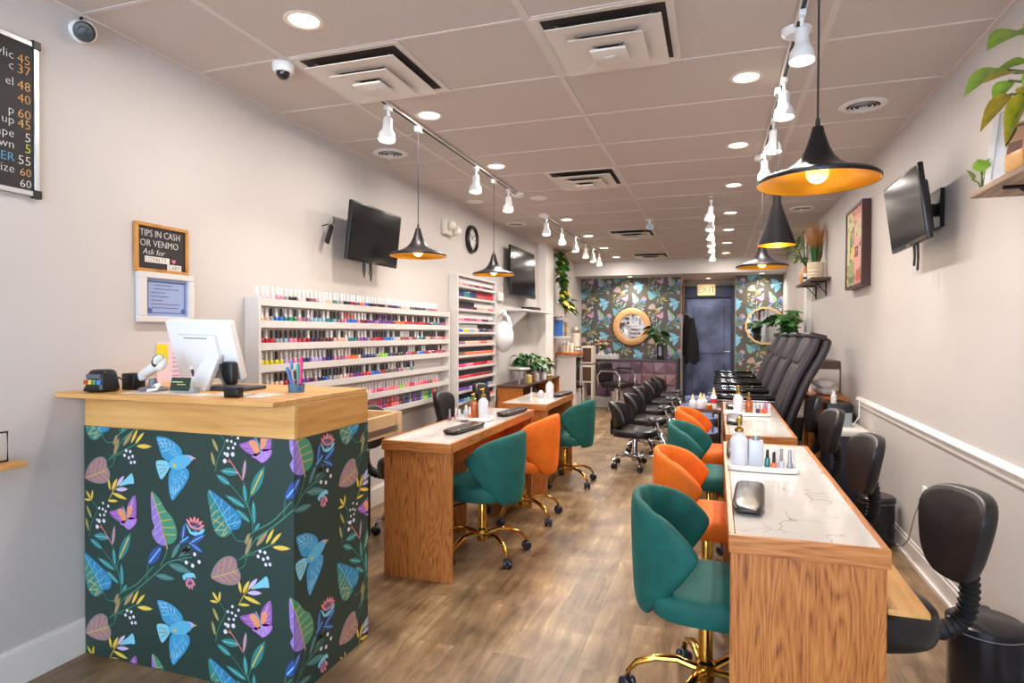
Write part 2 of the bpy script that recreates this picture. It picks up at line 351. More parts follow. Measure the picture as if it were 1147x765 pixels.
# baseboards, chair rail
struct(MB().b2((XL, YF, 0), (XL+.014, 8.86, .135)).b2((XL, YF, .135), (XL+.008, 8.86, .15)).build('baseboard_left', trim_white))
struct(MB().b2((XR-.014, YF, 0), (XR, 8.5, .10)).b2((XR-.009, YF, .10), (XR, 8.5, .12)).b2((XR-.03, YF, 0), (XR-.014, 8.5, .02)).build('baseboard_right', trim_white))
rail = MB()
prof = [(0,-.035),(.010,-.035),(.013,-.02),(.010,-.008),(.022,.0),(.026,.012),(.020,.024),(.010,.034),(0,.036)]
rail.add([(XR-a, y, .805+b) for y in (YF, 5.75) for a, b in prof], [(i, i+1, i+10, i+9) for i in range(8)] + [list(range(9)), list(range(9,18))[::-1]])
struct(rail.build('trim_1', trim_white))
MOTIF=[('S','stem',5,[(829,563),(869,603),(950,647),(994,684),(1045,734)]),('S','stem',5,[(219,262),(303,318),(396,392),(456,439),(535,465),(576,474)]),('S','stem',4,[(871,604),(869,641),(852,695),(833,737),(830,789)]),('S','stem',3,[(849,707),(860,742),(890,797)]),('S','stem',3,[(767,775),(807,740),(849,697)]),('S','stem',3,[(766,606),(791,567),(829,565)]),('S','stem',4,[(139,829),(184,856),(229,875),(305,911)]),('S','stem',3,[(134,793),(161,807),(170,831),(161,844)]),('S','stem',4,[(171,171),(192,223),(219,262)]),('S','stem',3,[(345,356),(350,418)]),('S','stem',4,[(416,422),(447,476),(452,531)]),('S','stem',3,[(225,259),(262,288)]),('S','stem',3,[(820,508),(883,521)]),('S','stem',3,[(40,654),(68,629),(72,608),(39,550),(26,499)]),('S','yel',3,[(137,655),(169,706),(206,739)]),('S','pink',4,[(826,798),(788,842),(761,874)]),('S','pink',3,[(772,862),(745,867)]),('S','stem',3,[(509,456),(553,454),(587,447)]),('S','stem',3,[(509,468),(568,486)]),('L','teal','sky',13,[(768,775),(698,810)]),('L','teal','sky',12,[(841,694),(741,735)]),('L','teal','sky',11,[(860,641),(791,686)]),('L','teal','sky',11,[(841,712),(830,789)]),('L','teal','yel',20,[(859,736),(927,859)]),('L','teal','sky',11,[(879,632),(874,728)]),('L','teal','sky',8,[(879,612),(905,643)]),('L','teal','sky',15,[(811,825),(718,826)]),('L','mauve','white',9,[(826,797),(839,881)]),('L','olive','pink',9,[(837,553),(856,601)]),('L','olive','pink',9,[(168,847),(201,926)]),('L','olive','pink',10,[(219,890),(274,954)]),('L','yel','lyel',7,[(931,567),(968,629)]),('L','yel','lyel',7,[(953,568),(1002,617)]),('L','yel','lyel',9,[(293,895),(375,898)]),('L','yel','lyel',6,[(40,654),(11,691)]),('L','yel','lyel',6,[(43,654),(49,697)]),('L','yel','lyel',5,[(40,652),(-2,653)]),('L','olive','lyel',8,[(42,577),(12,630)]),('L','olive','lyel',8,[(25,521),(8,578)]),('L','yel','lyel',7,[(148,703),(138,752)]),('L','yel','lyel',8,[(156,703),(188,756)]),('L','lav','white',9,[(183,724),(226,769)]),('L','lav','white',9,[(177,708),(246,716)]),('L','yel','lyel',8,[(157,693),(241,673)]),('L','yel','lyel',6,[(135,658),(192,662)]),('L','teal','mauve',12,[(388,380),(491,377)]),('L','teal','mauve',15,[(458,433),(574,415)]),('L','teal','mauve',11,[(474,458),(521,528)]),('L','teal','mauve',12,[(521,471),(576,525)]),('L','blue','sky',22,[(350,419),(427,503)]),('L','blue','sky',14,[(514,522),(568,559)]),('L','blue','sky',12,[(558,535),(635,499)]),('L','blue','sky',13,[(530,527),(542,606)]),('L','blue','sky',14,[(567,529),(647,573)]),('L','teal','mauve',10,[(514,472),(579,522)]),('P','teal',[(660,746),(669,659),(681,609),(701,579),(732,569),(760,585),(766,606)]),('P','blue2',[(660,746),(713,726),(760,699),(806,669),(820,642),(806,612),(775,603),(766,606)]),('S','sky',4,[(666,741),(717,676),(766,606)]),('S','sky',3,[(685,692),(701,725)]),('S','sky',3,[(705,665),(729,715)]),('S','sky',3,[(722,651),(764,693)]),('S','sky',3,[(740,631),(791,667)]),('S','sky',3,[(752,619),(812,641)]),('S','yel',3,[(685,692),(669,675)]),('S','yel',3,[(701,671),(675,646)]),('S','yel',3,[(717,650),(683,619)]),('S','yel',3,[(736,633),(693,591)]),('S','yel',3,[(752,616),(724,574)]),('P','mauve',[(6,744),(18,783),(55,823),(97,838),(125,828),(131,798),(145,778),(142,748),(110,729),(55,728)]),('S','yel',3,[(10,744),(74,766),(134,788)]),('S','stem',3,[(6,744),(18,783),(55,823),(97,838),(125,828),(131,798),(145,778),(142,748),(110,729),(55,728),(6,744)]),('S','yel',2,[(36,755),(46,802)]),('S','yel',2,[(60,764),(74,825)]),('S','yel',2,[(83,770),(106,830)]),('S','yel',2,[(106,779),(125,811)]),('S','yel',2,[(36,755),(73,735)]),('S','yel',2,[(64,764),(101,736)]),('S','yel',2,[(92,773),(129,749)]),('S','yel',2,[(112,779),(140,768)]),('P','lav2',[(370,717),(372,610),(386,575),(372,551),(393,517),(427,505),(452,515),(415,615)]),('P','lgreen',[(370,717),(411,693),(443,651),(480,621),(503,571),(496,533),(452,515),(415,615)]),('S','yel',4,[(374,711),(415,615),(454,494)]),('S','yel',3,[(394,662),(424,675)]),('S','yel',3,[(406,633),(446,644)]),('S','yel',3,[(419,602),(474,614)]),('S','yel',3,[(429,577),(493,583)]),('S','yel',3,[(440,551),(496,554)]),('S','lav',3,[(394,662),(375,644)]),('S','lav',3,[(406,633),(376,604)]),('S','lav',3,[(419,602),(385,565)]),('S','lav',3,[(429,577),(384,542)]),('S','lav',3,[(440,551),(406,515)]),('P','bird',[(400,939),(455,937),(497,920),(526,897),(532,875),(521,855),(488,844),(455,847),(429,862),(413,897)]),('P','bird',[(562,817),(564,790),(539,750),(506,714),(483,690),(470,705),(461,750),(464,796),(488,825),(525,831)]),('P','sky',[(397,840),(450,846),(467,825),(454,801),(424,769),(406,797)]),('P','bird2',[(454,831),(488,857),(538,876),(571,867),(571,844),(530,820),(488,814)]),('P','lav',[(535,871),(569,876),(590,866),(569,847),(540,821),(521,832)]),('P','yel',[(587,870),(600,866),(586,861)]),('D','yel',8,[(491,830)]),('S','sky',4,[(408,929),(451,931)]),('S','sky',4,[(414,913),(455,916)]),('S','sky',4,[(421,899),(455,903)]),('S','sky',4,[(428,883),(459,890)]),('S','sky',4,[(479,699),(492,733)]),('S','sky',4,[(491,713),(508,741)]),('S','sky',4,[(506,727),(523,755)]),('S','sky',4,[(469,718),(479,751)]),('S','olive',3,[(402,827),(446,827)]),('S','olive',3,[(408,808),(448,817)]),('S','olive',3,[(416,789),(450,811)]),('D','sky',2,[(476,914)]),('D','sky',2,[(488,902)]),('D','sky',2,[(501,889)]),('D','sky',2,[(513,880)]),('D','sky',2,[(480,888)]),('D','sky',2,[(492,876)]),('D','sky',2,[(488,797)]),('D','sky',2,[(504,792)]),('D','sky',2,[(521,787)]),('D','sky',2,[(538,782)]),('D','sky',2,[(496,775)]),('D','sky',2,[(513,767)]),('D','sky',2,[(529,801)]),('D','sky',2,[(546,799)]),('S','sky',3,[(458,888),(440,904)]),('S','sky',3,[(467,888),(453,905)]),('S','sky',3,[(477,888),(468,904)]),('S','sky',3,[(488,885),(484,900)]),('S','sky',3,[(497,881),(498,894)]),('S','sky',3,[(506,874),(511,884)]),('S','sky',3,[(511,865),(517,871)]),('S','sky',2,[(480,870),(467,883)]),('S','sky',2,[(485,870),(476,883)]),('S','sky',2,[(490,869),(485,881)]),('S','sky',2,[(495,867),(493,878)]),('S','sky',2,[(499,865),(501,874)]),('S','sky',2,[(502,861),(507,867)]),('S','sky',3,[(527,811),(538,805)]),('S','sky',3,[(522,801),(531,790)]),('S','sky',3,[(514,791),(519,776)]),('S','sky',3,[(505,782),(505,761)]),('S','sky',3,[(497,774),(493,749)]),('S','sky',3,[(492,780),(486,758)]),('S','sky',3,[(489,792),(481,776)]),('S','white',2,[(540,794),(553,784)]),('S','white',2,[(527,777),(536,761)]),('S','white',2,[(513,760),(516,738)]),('S','white',2,[(499,746),(497,719)]),('S','white',2,[(487,745),(480,717)]),('S','white',2,[(437,906),(414,926)]),('S','white',2,[(454,909),(438,930)]),('S','white',2,[(473,906),(464,926)]),('S','white',2,[(491,899),(489,917)]),('S','sky',2,[(750,641),(718,711)]),('S','sky',2,[(764,633),(761,687)]),('S','sky',2,[(777,624),(799,660)]),('S','sky',2,[(781,616),(811,637)]),('S','lyel',2,[(738,616),(683,636)]),('S','lyel',2,[(744,602),(700,593)]),('S','lyel',2,[(755,596),(732,576)]),('P','purp',[(142,612),(178,624),(217,636),(238,590),(227,569),(195,578),(166,590)]),('P','purp',[(243,594),(240,638),(259,673),(285,693),(291,643),(286,602)]),('P','purp2',[(200,572),(243,598),(291,601),(284,575),(250,549),(222,562)]),('P','oran',[(187,623),(218,630),(238,594),(218,583)]),('P','oran',[(245,598),(243,638),(267,654),(267,620)]),('S','sky',4,[(218,642),(243,598),(252,558)]),('S','lav',3,[(159,610),(182,605)]),('S','lav',3,[(272,681),(268,657)]),('S','lav',3,[(227,569),(240,584)]),('S','lav',3,[(271,574),(258,589)]),('S','lav',2,[(194,602),(157,609)]),('S','lav',2,[(206,607),(178,617)]),('S','lav',2,[(205,593),(178,592)]),('S','lav',2,[(217,587),(199,582)]),('S','lav',2,[(255,636),(266,668)]),('S','lav',2,[(263,641),(280,676)]),('S','lav',2,[(266,627),(284,651)]),('S','lav',2,[(266,613),(285,626)]),('S','lav',2,[(264,603),(281,608)]),('S','lav',2,[(232,580),(216,567)]),('S','lav',2,[(238,580),(229,565)]),('S','lav',2,[(247,576),(249,557)]),('S','lav',2,[(255,581),(269,568)]),('S','lav',2,[(261,587),(281,583)]),('L','pink','lav',9,[(591,585),(550,625)]),('L','pink','lav',9,[(591,585),(568,635)]),('L','pink','lav',9,[(591,585),(591,640)]),('L','pink','lav',9,[(591,585),(613,635)]),('L','pink','lav',9,[(591,585),(631,624)]),('L','pink','lav',9,[(591,585),(643,608)]),('P','sky',[(545,607),(558,585),(569,568),(600,561),(633,575),(641,593),(625,589),(610,576),(591,583),(578,574),(564,591)]),('D','blue2',6,[(591,579)]),('L','pink','lav',9,[(562,394),(594,363)]),('L','pink','lav',9,[(562,394),(581,346)]),('L','pink','lav',9,[(562,394),(565,345)]),('L','pink','lav',9,[(562,394),(550,354)]),('P','sky',[(530,396),(558,411),(588,412),(596,393),(577,397),(565,379),(552,392),(538,378)]),('P','sky',[(194,725),(244,766),(268,782),(279,743),(253,738),(215,728)]),('D','white',9,[(753,890),(779,893),(741,865)]),('D','white',7,[(238,873),(260,871),(229,853),(253,845),(273,852),(264,826),(283,829)]),('D','white',6,[(108,646),(137,636),(86,623),(106,621),(123,613),(91,595),(114,597),(74,573)]),('D','white',8,[(592,488),(614,461),(550,451),(582,442)])]
# ------------------------------------------------------------------ floral pattern (stamped into the panels it covers)
PAT = {'stem':(70,140,118),'teal':(52,132,128),'sky':(128,200,222),'yel':(224,190,70),'lyel':(240,214,110),'mauve':(160,122,130),
 'white':(232,226,240),'olive':(140,140,88),'pink':(238,134,136),'lav':(196,170,220),'blue':(52,80,160),'blue2':(46,130,176),
 'lav2':(150,122,200),'lgreen':(74,144,116),'bird':(62,150,198),'bird2':(92,178,214),'purp':(160,92,178),'purp2':(184,122,214),'oran':(232,150,104)}
PK = list(PAT)
def clip(poly, u0, u1, v0, v1):
    for ax, lim, sg in ((0,u0,1),(0,u1,-1),(1,v0,1),(1,v1,-1)):
        out = []
        n = len(poly)
        for i in range(n):
            a, b = poly[i], poly[(i+1) % n]
            da, db = (a[ax]-lim)*sg, (b[ax]-lim)*sg
            if da >= 0: out.append(a)
            if (da >= 0) != (db >= 0):
                t = da/(da-db); out.append((a[0]+t*(b[0]-a[0]), a[1]+t*(b[1]-a[1])))
        poly = out
        if len(poly) < 3: return None
    return poly
def smooth_line(pts, n=4):
    if len(pts) < 3: return pts
    out = []
    P = [pts[0]]+list(pts)+[pts[-1]]
    for i in range(1, len(P)-2):
        p0, p1, p2, p3 = P[i-1], P[i], P[i+1], P[i+2]
        for k in range(n):
            t = k/n
            out.append(tuple(.5*((2*p1[a])+(-p0[a]+p2[a])*t+(2*p0[a]-5*p1[a]+4*p2[a]-p3[a])*t*t+(-p0[a]+3*p1[a]-3*p2[a]+p3[a])*t**3) for a in (0,1)))
    out.append(tuple(pts[-1])); return out
def round_poly(p, n=3):
    out = []; k = len(p)
    for i in range(k):
        p0, p1, p2, p3 = p[i-1], p[i], p[(i+1) % k], p[(i+2) % k]
        for q in range(n):
            t = q/n
            out.append(tuple((1-t)*p1[a]+t*p2[a]+.42*t*(1-t)*((1-t)*(p1[a]-p0[a])-t*(p3[a]-p2[a])-(1-2*t)*(p2[a]-p1[a])) for a in (0,1)))
    return out
def motif_polys():
    out = []      # (colour, polygon mm, layer)
    def stroke(col, w, pts, lay):
        pts = smooth_line(pts)
        for a, b in zip(pts, pts[1:]):
            dx, dy = b[0]-a[0], b[1]-a[1]; l = math.hypot(dx, dy) or 1; nx, ny = -dy/l*w/2, dx/l*w/2
            ex, ey = dx/l*w*.25, dy/l*w*.25
            out.append((col, [(a[0]-nx-ex, a[1]-ny-ey), (b[0]-nx+ex, b[1]-ny+ey), (b[0]+nx+ex, b[1]+ny+ey), (a[0]+nx-ex, a[1]+ny-ey)], lay))
    for e in MOTIF:
        if e[0] == 'S': stroke(e[1], e[2], e[3], 1 if e[1] == 'stem' else 3)
        elif e[0] == 'P': out.append((e[1], round_poly(e[2]), 2 if e[1] not in ('oran','bird2') else 2.6))
        elif e[0] == 'D':
            for x, y in e[3]: out.append((e[1], [(x+e[2]*math.cos(a*PI/5), y+e[2]*math.sin(a*PI/5)) for a in range(10)], 3.2))
        else:
            (ax, ay), (bx, by) = e[4]; dx, dy = bx-ax, by-ay; l = math.hypot(dx, dy); nx, ny = -dy/l, dx/l
            sh = [(0,0),(.15,.55),(.35,.95),(.55,1),(.78,.66),(1,0)]
            poly = [(ax+dx*t+nx*w*e[3], ay+dy*t+ny*w*e[3]) for t, w in sh]+[(ax+dx*t-nx*w*e[3], ay+dy*t-ny*w*e[3]) for t, w in sh[-2:0:-1]]
            out.append((e[1], poly, 2))
            stroke(e[2], max(2, e[3]*.26), [(ax+dx*.12, ay+dy*.12), (ax+dx*.84, ay+dy*.84)], 3)
    return out
MP = motif_polys()
def stamp(mb, u0, u1, v0, v1, place, du=0., dv=0., lift=.0004):
    """place(u, v, d) -> 3-D point; the half-drop repeat is 0.667 x 0.658 m"""
    for i in range(-4, 8):
        for j in range(-6, 9):
            ou, ov = .667*i+du, .658*j-.337*i+dv
            for col, poly, lay in MP:
                pts = [(x/1000+ou, y/1000+ov) for x, y in poly]
                if max(p[0] for p in pts) < u0 or min(p[0] for p in pts) > u1 or max(p[1] for p in pts) < v0 or min(p[1] for p in pts) > v1: continue
                c = clip(pts, u0, u1, v0, v1)
                if c: mb.add([place(a, b, lift*(1+lay)) for a, b in c], [list(range(len(c)))], 1+PK.index(col))
pat_mats = [mat('print_ground', (36,58,52), .5)] + [mat('print_'+k, c, .5) for k, c in PAT.items()]
wp_lit_mats = [mat('paper_lit_ground', (92,88,78), .55)] + [mat('paper_'+k, tuple(min(255,int(x*.78+66)) for x in c), .55) for k, c in PAT.items()]  # same print as the counter, lightened: brighter light on the back wall painted in
# wallpaper on the back wall
wp = MB().b2((XL, YB-.004, 0), (RX0, YB, 2.42)); stamp(wp, XL, RX0, .1, 2.42, lambda u, v, d: (u, YB-.004-d, v), du=-2.586, dv=1.101, lift=.001)
struct(wp.build('wallpaper_back', wp_lit_mats, smooth=0))
wp = MB().b2((RX1, YB-.004, 0), (XR, YB, 2.42)); stamp(wp, RX1, XR, .1, 2.42, lambda u, v, d: (u, YB-.004-d, v), du=.52, dv=1.402, lift=.001)
struct(wp.build('wallpaper_right', wp_lit_mats, smooth=0))

# ------------------------------------------------------------------ reception counter
CX0, CX1, CY0, CY1 = -2.526, -1.47, 1.885, 2.39
ct = thing('reception_counter', 'tall reception counter wrapped in dark green bird and leaf print with light wood top', 'counter', (0,0,0))
pn = MB().b2((CX0, CY0, .0), (CX1, CY1, .963))
pn.f.pop(0); pn.mi.pop(0)
stamp(pn, 0, CX1-CX0, .004, .963, lambda u, v, d: (CX0+u, CY0-d, v))
stamp(pn, CX1-CX0, CX1-CX0+CY1-CY0, .004, .963, lambda u, v, d: (CX1+d, CY0+u-(CX1-CX0), v))
pn.build('printed_panel', pat_mats, ct, smooth=0)
MB().b2((CX0, CY0+.004, .963), (CX1, CY0+.024, 1.092)).build('front_apron', light_wood, ct, bevel=.002)
MB().b2((CX1-.022, CY0+.025, .963), (CX1, CY1, 1.0933)).build('side_board', light_wood_y, ct, bevel=.002)
MB().b2((CX0, CY1-.02, .963), (CX1-.024, CY1, 1.08)).build('back_board', light_wood, ct)
MB().b2((XL+.002, 1.775, 1.0935), (-1.472, 2.388, 1.1135)).build('countertop', light_wood, ct, bevel=.003)
CT = 1.1135
# --- things on the counter
t = thing('card_terminal', 'chunky black card terminal with coloured keys at the wall end of the counter', 'card reader', (-2.385, 1.86, CT), R(4))
MB().rbox((0,0,.046), (.098,.10,.092), .018, 3, taper=(.84,.7), rot=(0,0,0)).build('terminal_body', black_plastic, t)
m = MB()
for i, c in enumerate(((200,60,60),(220,190,60),(70,150,90),(60,110,190))):
    pass
kp = MB()
for i in range(4):
    kp.box((-.033+i*.022, -.0475, .042), (.016,.006,.018), i, rot=(R(-9),0,0))
kp.build('keypad', [mat('key_red',(196,70,60),.4), mat('key_yellow',(222,196,80),.4), mat('key_green',(80,160,100),.4), mat('key_blue',(80,130,200),.4)], t)
MB().box((0,-.0435,.066), (.07,.004,.018), 0, rot=(R(-9),0,0)).build('screen', mat('grey_screen',(90,96,104),.2), t)
MB().tube([(-.05,-.02,.03),(-.062,-.02,.02),(-.06,-.03,.004)], .005, 8).build('strap', black_plastic, t)
t = thing('adapter_block', 'small black power brick with loose cable behind the barcode scanner', 'charger', (-2.36, 1.98, CT))
MB().rbox((0,0,.035), (.07,.06,.07), .006).build('adapter', black_plastic, t)
MB().tube([(-.035,0,.03),(-.075,-.01,.05),(-.10,-.005,.02),(-.07,-.05,.03),(-.05,-.07,.008),(-.10,-.05,.006)], .0035, 6).build('cable', black_plastic, t)
t = thing('barcode_scanner', 'white and grey barcode scanner gun resting in its stand on the counter', 'scanner', (-2.235, 1.965, CT), R(-12))
MB().lathe([(.001,0),(.055,0),(.058,.006),(.05,.014),(.02,.02),(.014,.05),(.001,.052)], 24).build('stand', mat('grey_plastic',(120,122,128),.4), t)
MB().rbox((-.01,0,.088), (.12,.045,.036), .015, 3, rot=(0,R(-22),0)).rbox((-.07,0,.062), (.05,.034,.042), .013, 3, rot=(0,R(-22),0)).build('scanner_body', white_plastic, t)
MB().ball((.045,0,.118), (.07,.055,.066), 16, M=Euler((0,R(28),0)).to_matrix().to_4x4()).build('scan_head', white_plastic, t)
MB().ball((.058,-.012,.126), (.034,.05,.062), 14, M=Euler((0,R(28),0)).to_matrix().to_4x4()).build('dark_bezel', black_plastic, t)
MB().ball((.068,-.017,.130), (.022,.042,.050), 12, M=Euler((0,R(28),0)).to_matrix().to_4x4()).build('scan_window', mat('scan_white',(226,236,232),.2), t)
MB().tube([(.03,-.01,.02),(.07,-.02,.03),(.08,-.03,.012),(.05,-.05,.006)], .012, 8, flat=.5).build('base_fork', white_plastic, t)
t = thing('card_holder', 'little holder of dark green business cards in front of the white monitor stand', 'card holder', (-2.04, 1.92, CT), R(5))
MB().box((0,0,.036), (.09,.003,.054), 0, rot=(R(-14),0,0)).build('card', mat('card_green',(28,56,42),.4), t)
lg = mat('card_print', (206,200,150), .5)
MB().box((-.01,-.0035,.045), (.05,.001,.004), 0, rot=(R(-14),0,0)).box((.005,-.0015,.035), (.04,.001,.003), 0, rot=(R(-14),0,0)).box((0,.001,.025), (.06,.001,.003), 0, rot=(R(-14),0,0)).build('card_lettering', lg, t)
MB().rbox((.005,.018,.012), (.11,.04,.024), .003).build('rack', mat('clear_acrylic',(200,214,220),.15, trans=.5), t)
t = thing('pen', 'dark red lip pen lying by the green business cards', 'pen', (-2.085, 2.05, CT))
MB().cyl((0,0,.006),(-.03,.0,.085), .006, n=10).build('barrel', mat('maroon',(90,24,36),.3), t); MB().cyl((-.03,0,.085),(-.0353,0,.1), .0065, n=10).build('cap', white_plastic, t)
# monitor seen from behind
t = thing('pos_monitor', 'white point of sale monitor seen from behind on the reception counter', 'monitor', (-2.02, 2.12, CT))
scr = bpy.data.objects.new('display', None)
Mm = Matrix.Translation((-.086, -.018, 1.279-CT)) @ Euler((R(19.5), R(1.4), R(2.1))).to_matrix().to_4x4()
s_ = MB(); s_.rbox((0,.018,0), (.34,.036,.265), .009, 3); s_.v = [Mm @ v for v in s_.v]
s_.build('display_shell', white_plastic, t)
s_ = MB(); s_.rbox((-.01,-.006,-.005), (.20,.02,.16), .006, 2); s_.v = [Mm @ v for v in s_.v]; s_.build('rear_bulge', white_plastic, t)
s_ = MB(); s_.box((-.01,-.0165,.062), (.12,.002,.004)); s_.v = [Mm @ v for v in s_.v]; s_.build('vent_slot', mat('slot_grey',(120,124,132),.5), t)
s_ = MB(); s_.box((0,.037,0), (.31,.002,.235)); s_.v = [Mm @ v for v in s_.v]; s_.build('screen', black_gloss, t)
s_ = MB(); s_.box((.13,-.001,-.118), (.025,.002,.005)); s_.v = [Mm @ v for v in s_.v]; s_.build('badge', mat('badge_grey',(150,156,170),.4), t)
m = MB(); m.add([(-.115,-.10,.0),(.005,-.10,.0),(.018,-.035,.15),(-.05,-.035,.15),(-.115,-.075,0),(.005,-.075,0),(.018,-.005,.15),(-.05,-.005,.15)],
 [(0,1,2,3),(7,6,5,4),(0,4,5,1),(1,5,6,2),(2,6,7,3),(3,7,4,0)]); m.build('stand', white_plastic, t, bevel=.003)
MB().rbox((.05,.0,.008), (.24,.15,.016), .005).build('stand_base', mat('base_grey',(58,62,72),.35), t)
MB().rbox((.05,-.01,.07), (.06,.04,.10), .012).tube([(.03,-.04,.11),(.045,-.055,.06),(.06,-.045,.02)], .007, 8).build('rear_connector', black_plastic, t)
# printed sheets on the counter
for i, (x, y, a, w, h) in enumerate(((-2.16,1.90,12,.2,.1),(-1.95,1.90,-6,.17,.08),(-1.80,1.94,4,.16,.09),(-1.68,1.96,-3,.12,.14))):
    lb = ['white printed sheet lying on the counter below the barcode scanner', 'white flyer on the counter in front of the monitor stand', 'white receipt slip on the counter beside the monitor base', 'white paper slip at the pen end of the counter'][i]
    p = MB().b2((-w/2,-h/2,0),(w/2,h/2,.0012)).build('paper_sheet', [mat('paper',(232,224,216),.7)], None, (x,y,CT+.0003)); p.rotation_euler.z = R(a)
    tag(p, lb, 'paper')
    q = MB()
    for k in range(5): q.b2((-w*.38, -h*.35+k*h*.17, .0012), (w*(.1+.07*(k%3)), -h*.32+k*h*.17, .0016))
    q.build('print_lines', mat('print_ink',(130,96,84),.7), p)
t = thing('card_box', 'small glossy black box at the front edge of the counter', 'box', (-1.72, 1.86, CT))
MB().rbox((0,0,.018), (.062,.035,.036), .003).build('box_body', black_gloss, t); MB().box((0,-.0005,.0375), (.06,.034,.003)).build('box_lid', mat('navy_lid',(30,36,56),.3), t)
t = thing('pen_cup', 'low clear pen cup standing by the raised side of the counter', 'cup', (-1.64, 2.12, CT))
MB().lathe([(.001,0),(.032,0),(.034,.034),(.032,.034),(.030,.004),(.001,.004)], 20).build('cup', mat('blue_clear',(120,170,214),.15, trans=.6), t)
for i, (c, dx, dy, ax, l, nm) in enumerate((((60,140,214),-.014,0,-8,.125,'bright blue'),((30,160,140),.004,.01,-3,.11,'green'),((236,40,130),.016,.002,5,.14,'hot pink'),((70,110,190),-.004,-.014,-14,.10,'dark blue'))):
    p = thing('pen', nm+' pen standing in the clear cup on the counter', 'pen', (-1.64+dx, 2.12+dy, CT+.006)); p.rotation_euler = (R(3*i-4), R(ax), 0)
    MB().cyl((0,0,0),(0,0,l*.7), .0055, n=10).build('barrel', mat('pen_white',(224,226,236),.3) if i == 0 else mat('pen_%d'%i, c, .3), p)
    MB().cyl((0,0,l*.7+.0005),(0,0,l), .0065, n=10).build('cap', mat('pen_%d'%i, c, .3), p)
# wall items behind the counter
t = thing('price_sheet', 'pink and yellow printed sheet taped to the wall behind the scanner', 'sheet', (XL+.002, 2.36, 1.20))
MB().b2((0,-.11,-.09),(.0015,.11,.11)).build('sheet', mat('pink_paper',(226,206,220),.7), t)
m = MB()
for k in range(6): m.b2((.0016,-.02,-.06+k*.022),(.002,.09,-.052+k*.022))
m.build('print_lines', mat('lilac_ink',(196,150,196),.7), t)
MB().b2((.0016,-.11,0),(.0022,-.045,.10)).build('yellow_block', mat('yellow_ink',(226,206,40),.7), t)
# ------------------------------------------------------------------ polish racks
NAMED = {'crimson':(170,24,44),'pink':(226,130,160),'hot pink':(222,50,120),'purple':(120,60,150),'lilac':(176,160,214),'navy':(40,48,104),'blue':(40,110,200),
 'teal':(40,120,124),'green':(30,130,84),'orange':(236,110,60),'coral':(236,110,100),'nude':(222,184,160),'mauve':(150,104,124),'plum':(78,34,60),'grey':(150,152,160),
 'yellow':(214,200,40),'sky blue':(140,178,206),'black':(30,28,36),'white':(230,226,228),'pale pink':(236,200,208),'red':(206,30,40),'maroon':(96,24,40),'lime':(150,210,40),'brown':(120,78,60)}
polish = {k: mat('polish_'+k.replace(' ','_'), c, .15, coat=.4) for k, c in NAMED.items()}
cap_black = mat('cap_black', (24,24,28), .35); cap_white = mat('cap_white', (238,236,236), .35)
ORD = lambda n: {1:'first',2:'second',3:'third',4:'fourth',5:'fifth',6:'sixth',7:'seventh',8:'eighth',9:'ninth',10:'tenth'}.get(n) or (str(n)+('th' if 10 < n % 100 < 14 else {1:'st',2:'nd',3:'rd'}.get(n % 10, 'th')))
def rack(name, label, y0, y1, z0, z1, depth, lips, lip_h, side_t, shelf_drop, top_over=True):
    t = thing(name, label, 'rack', (XL, y0, 0))
    w = y1-y0
    MB().b2((0.001,0,z0),(.012,w,z1)).build('back_panel', white_paint, t)
    for s in (0, 1):
        a = 0 if s == 0 else w-side_t
        MB().b2((.012,a,z0),(depth,a+side_t,z1)).build('side_panel', white_paint, t, bevel=.002)
    for z in lips:
        MB().b2((.012,side_t,z-shelf_drop-.01),(depth-.008,w-side_t,z-shelf_drop)).b2((depth-.010,side_t,z-lip_h),(depth,w-side_t,z)).build('shelf', white_paint, t)
    return t
LIPS1 = [1.553, 1.427, 1.298, 1.172, 1.043, .905, .772]
r1 = rack('polish_rack', 'wide white wall rack of nail polish behind the reception counter', 2.83, 5.44, .70, 1.56, .10, LIPS1, .042, .02, .012)
LIPS2 = [1.84,1.725,1.603,1.48,1.368,1.242,1.13,1.01,.892,.768,.655]
r2 = rack('polish_rack', 'narrow tall white polish rack with eleven shelves under the second hanging lamp', 5.63, 6.745, .56, 1.95, .10, LIPS2, .024, .022, .004)
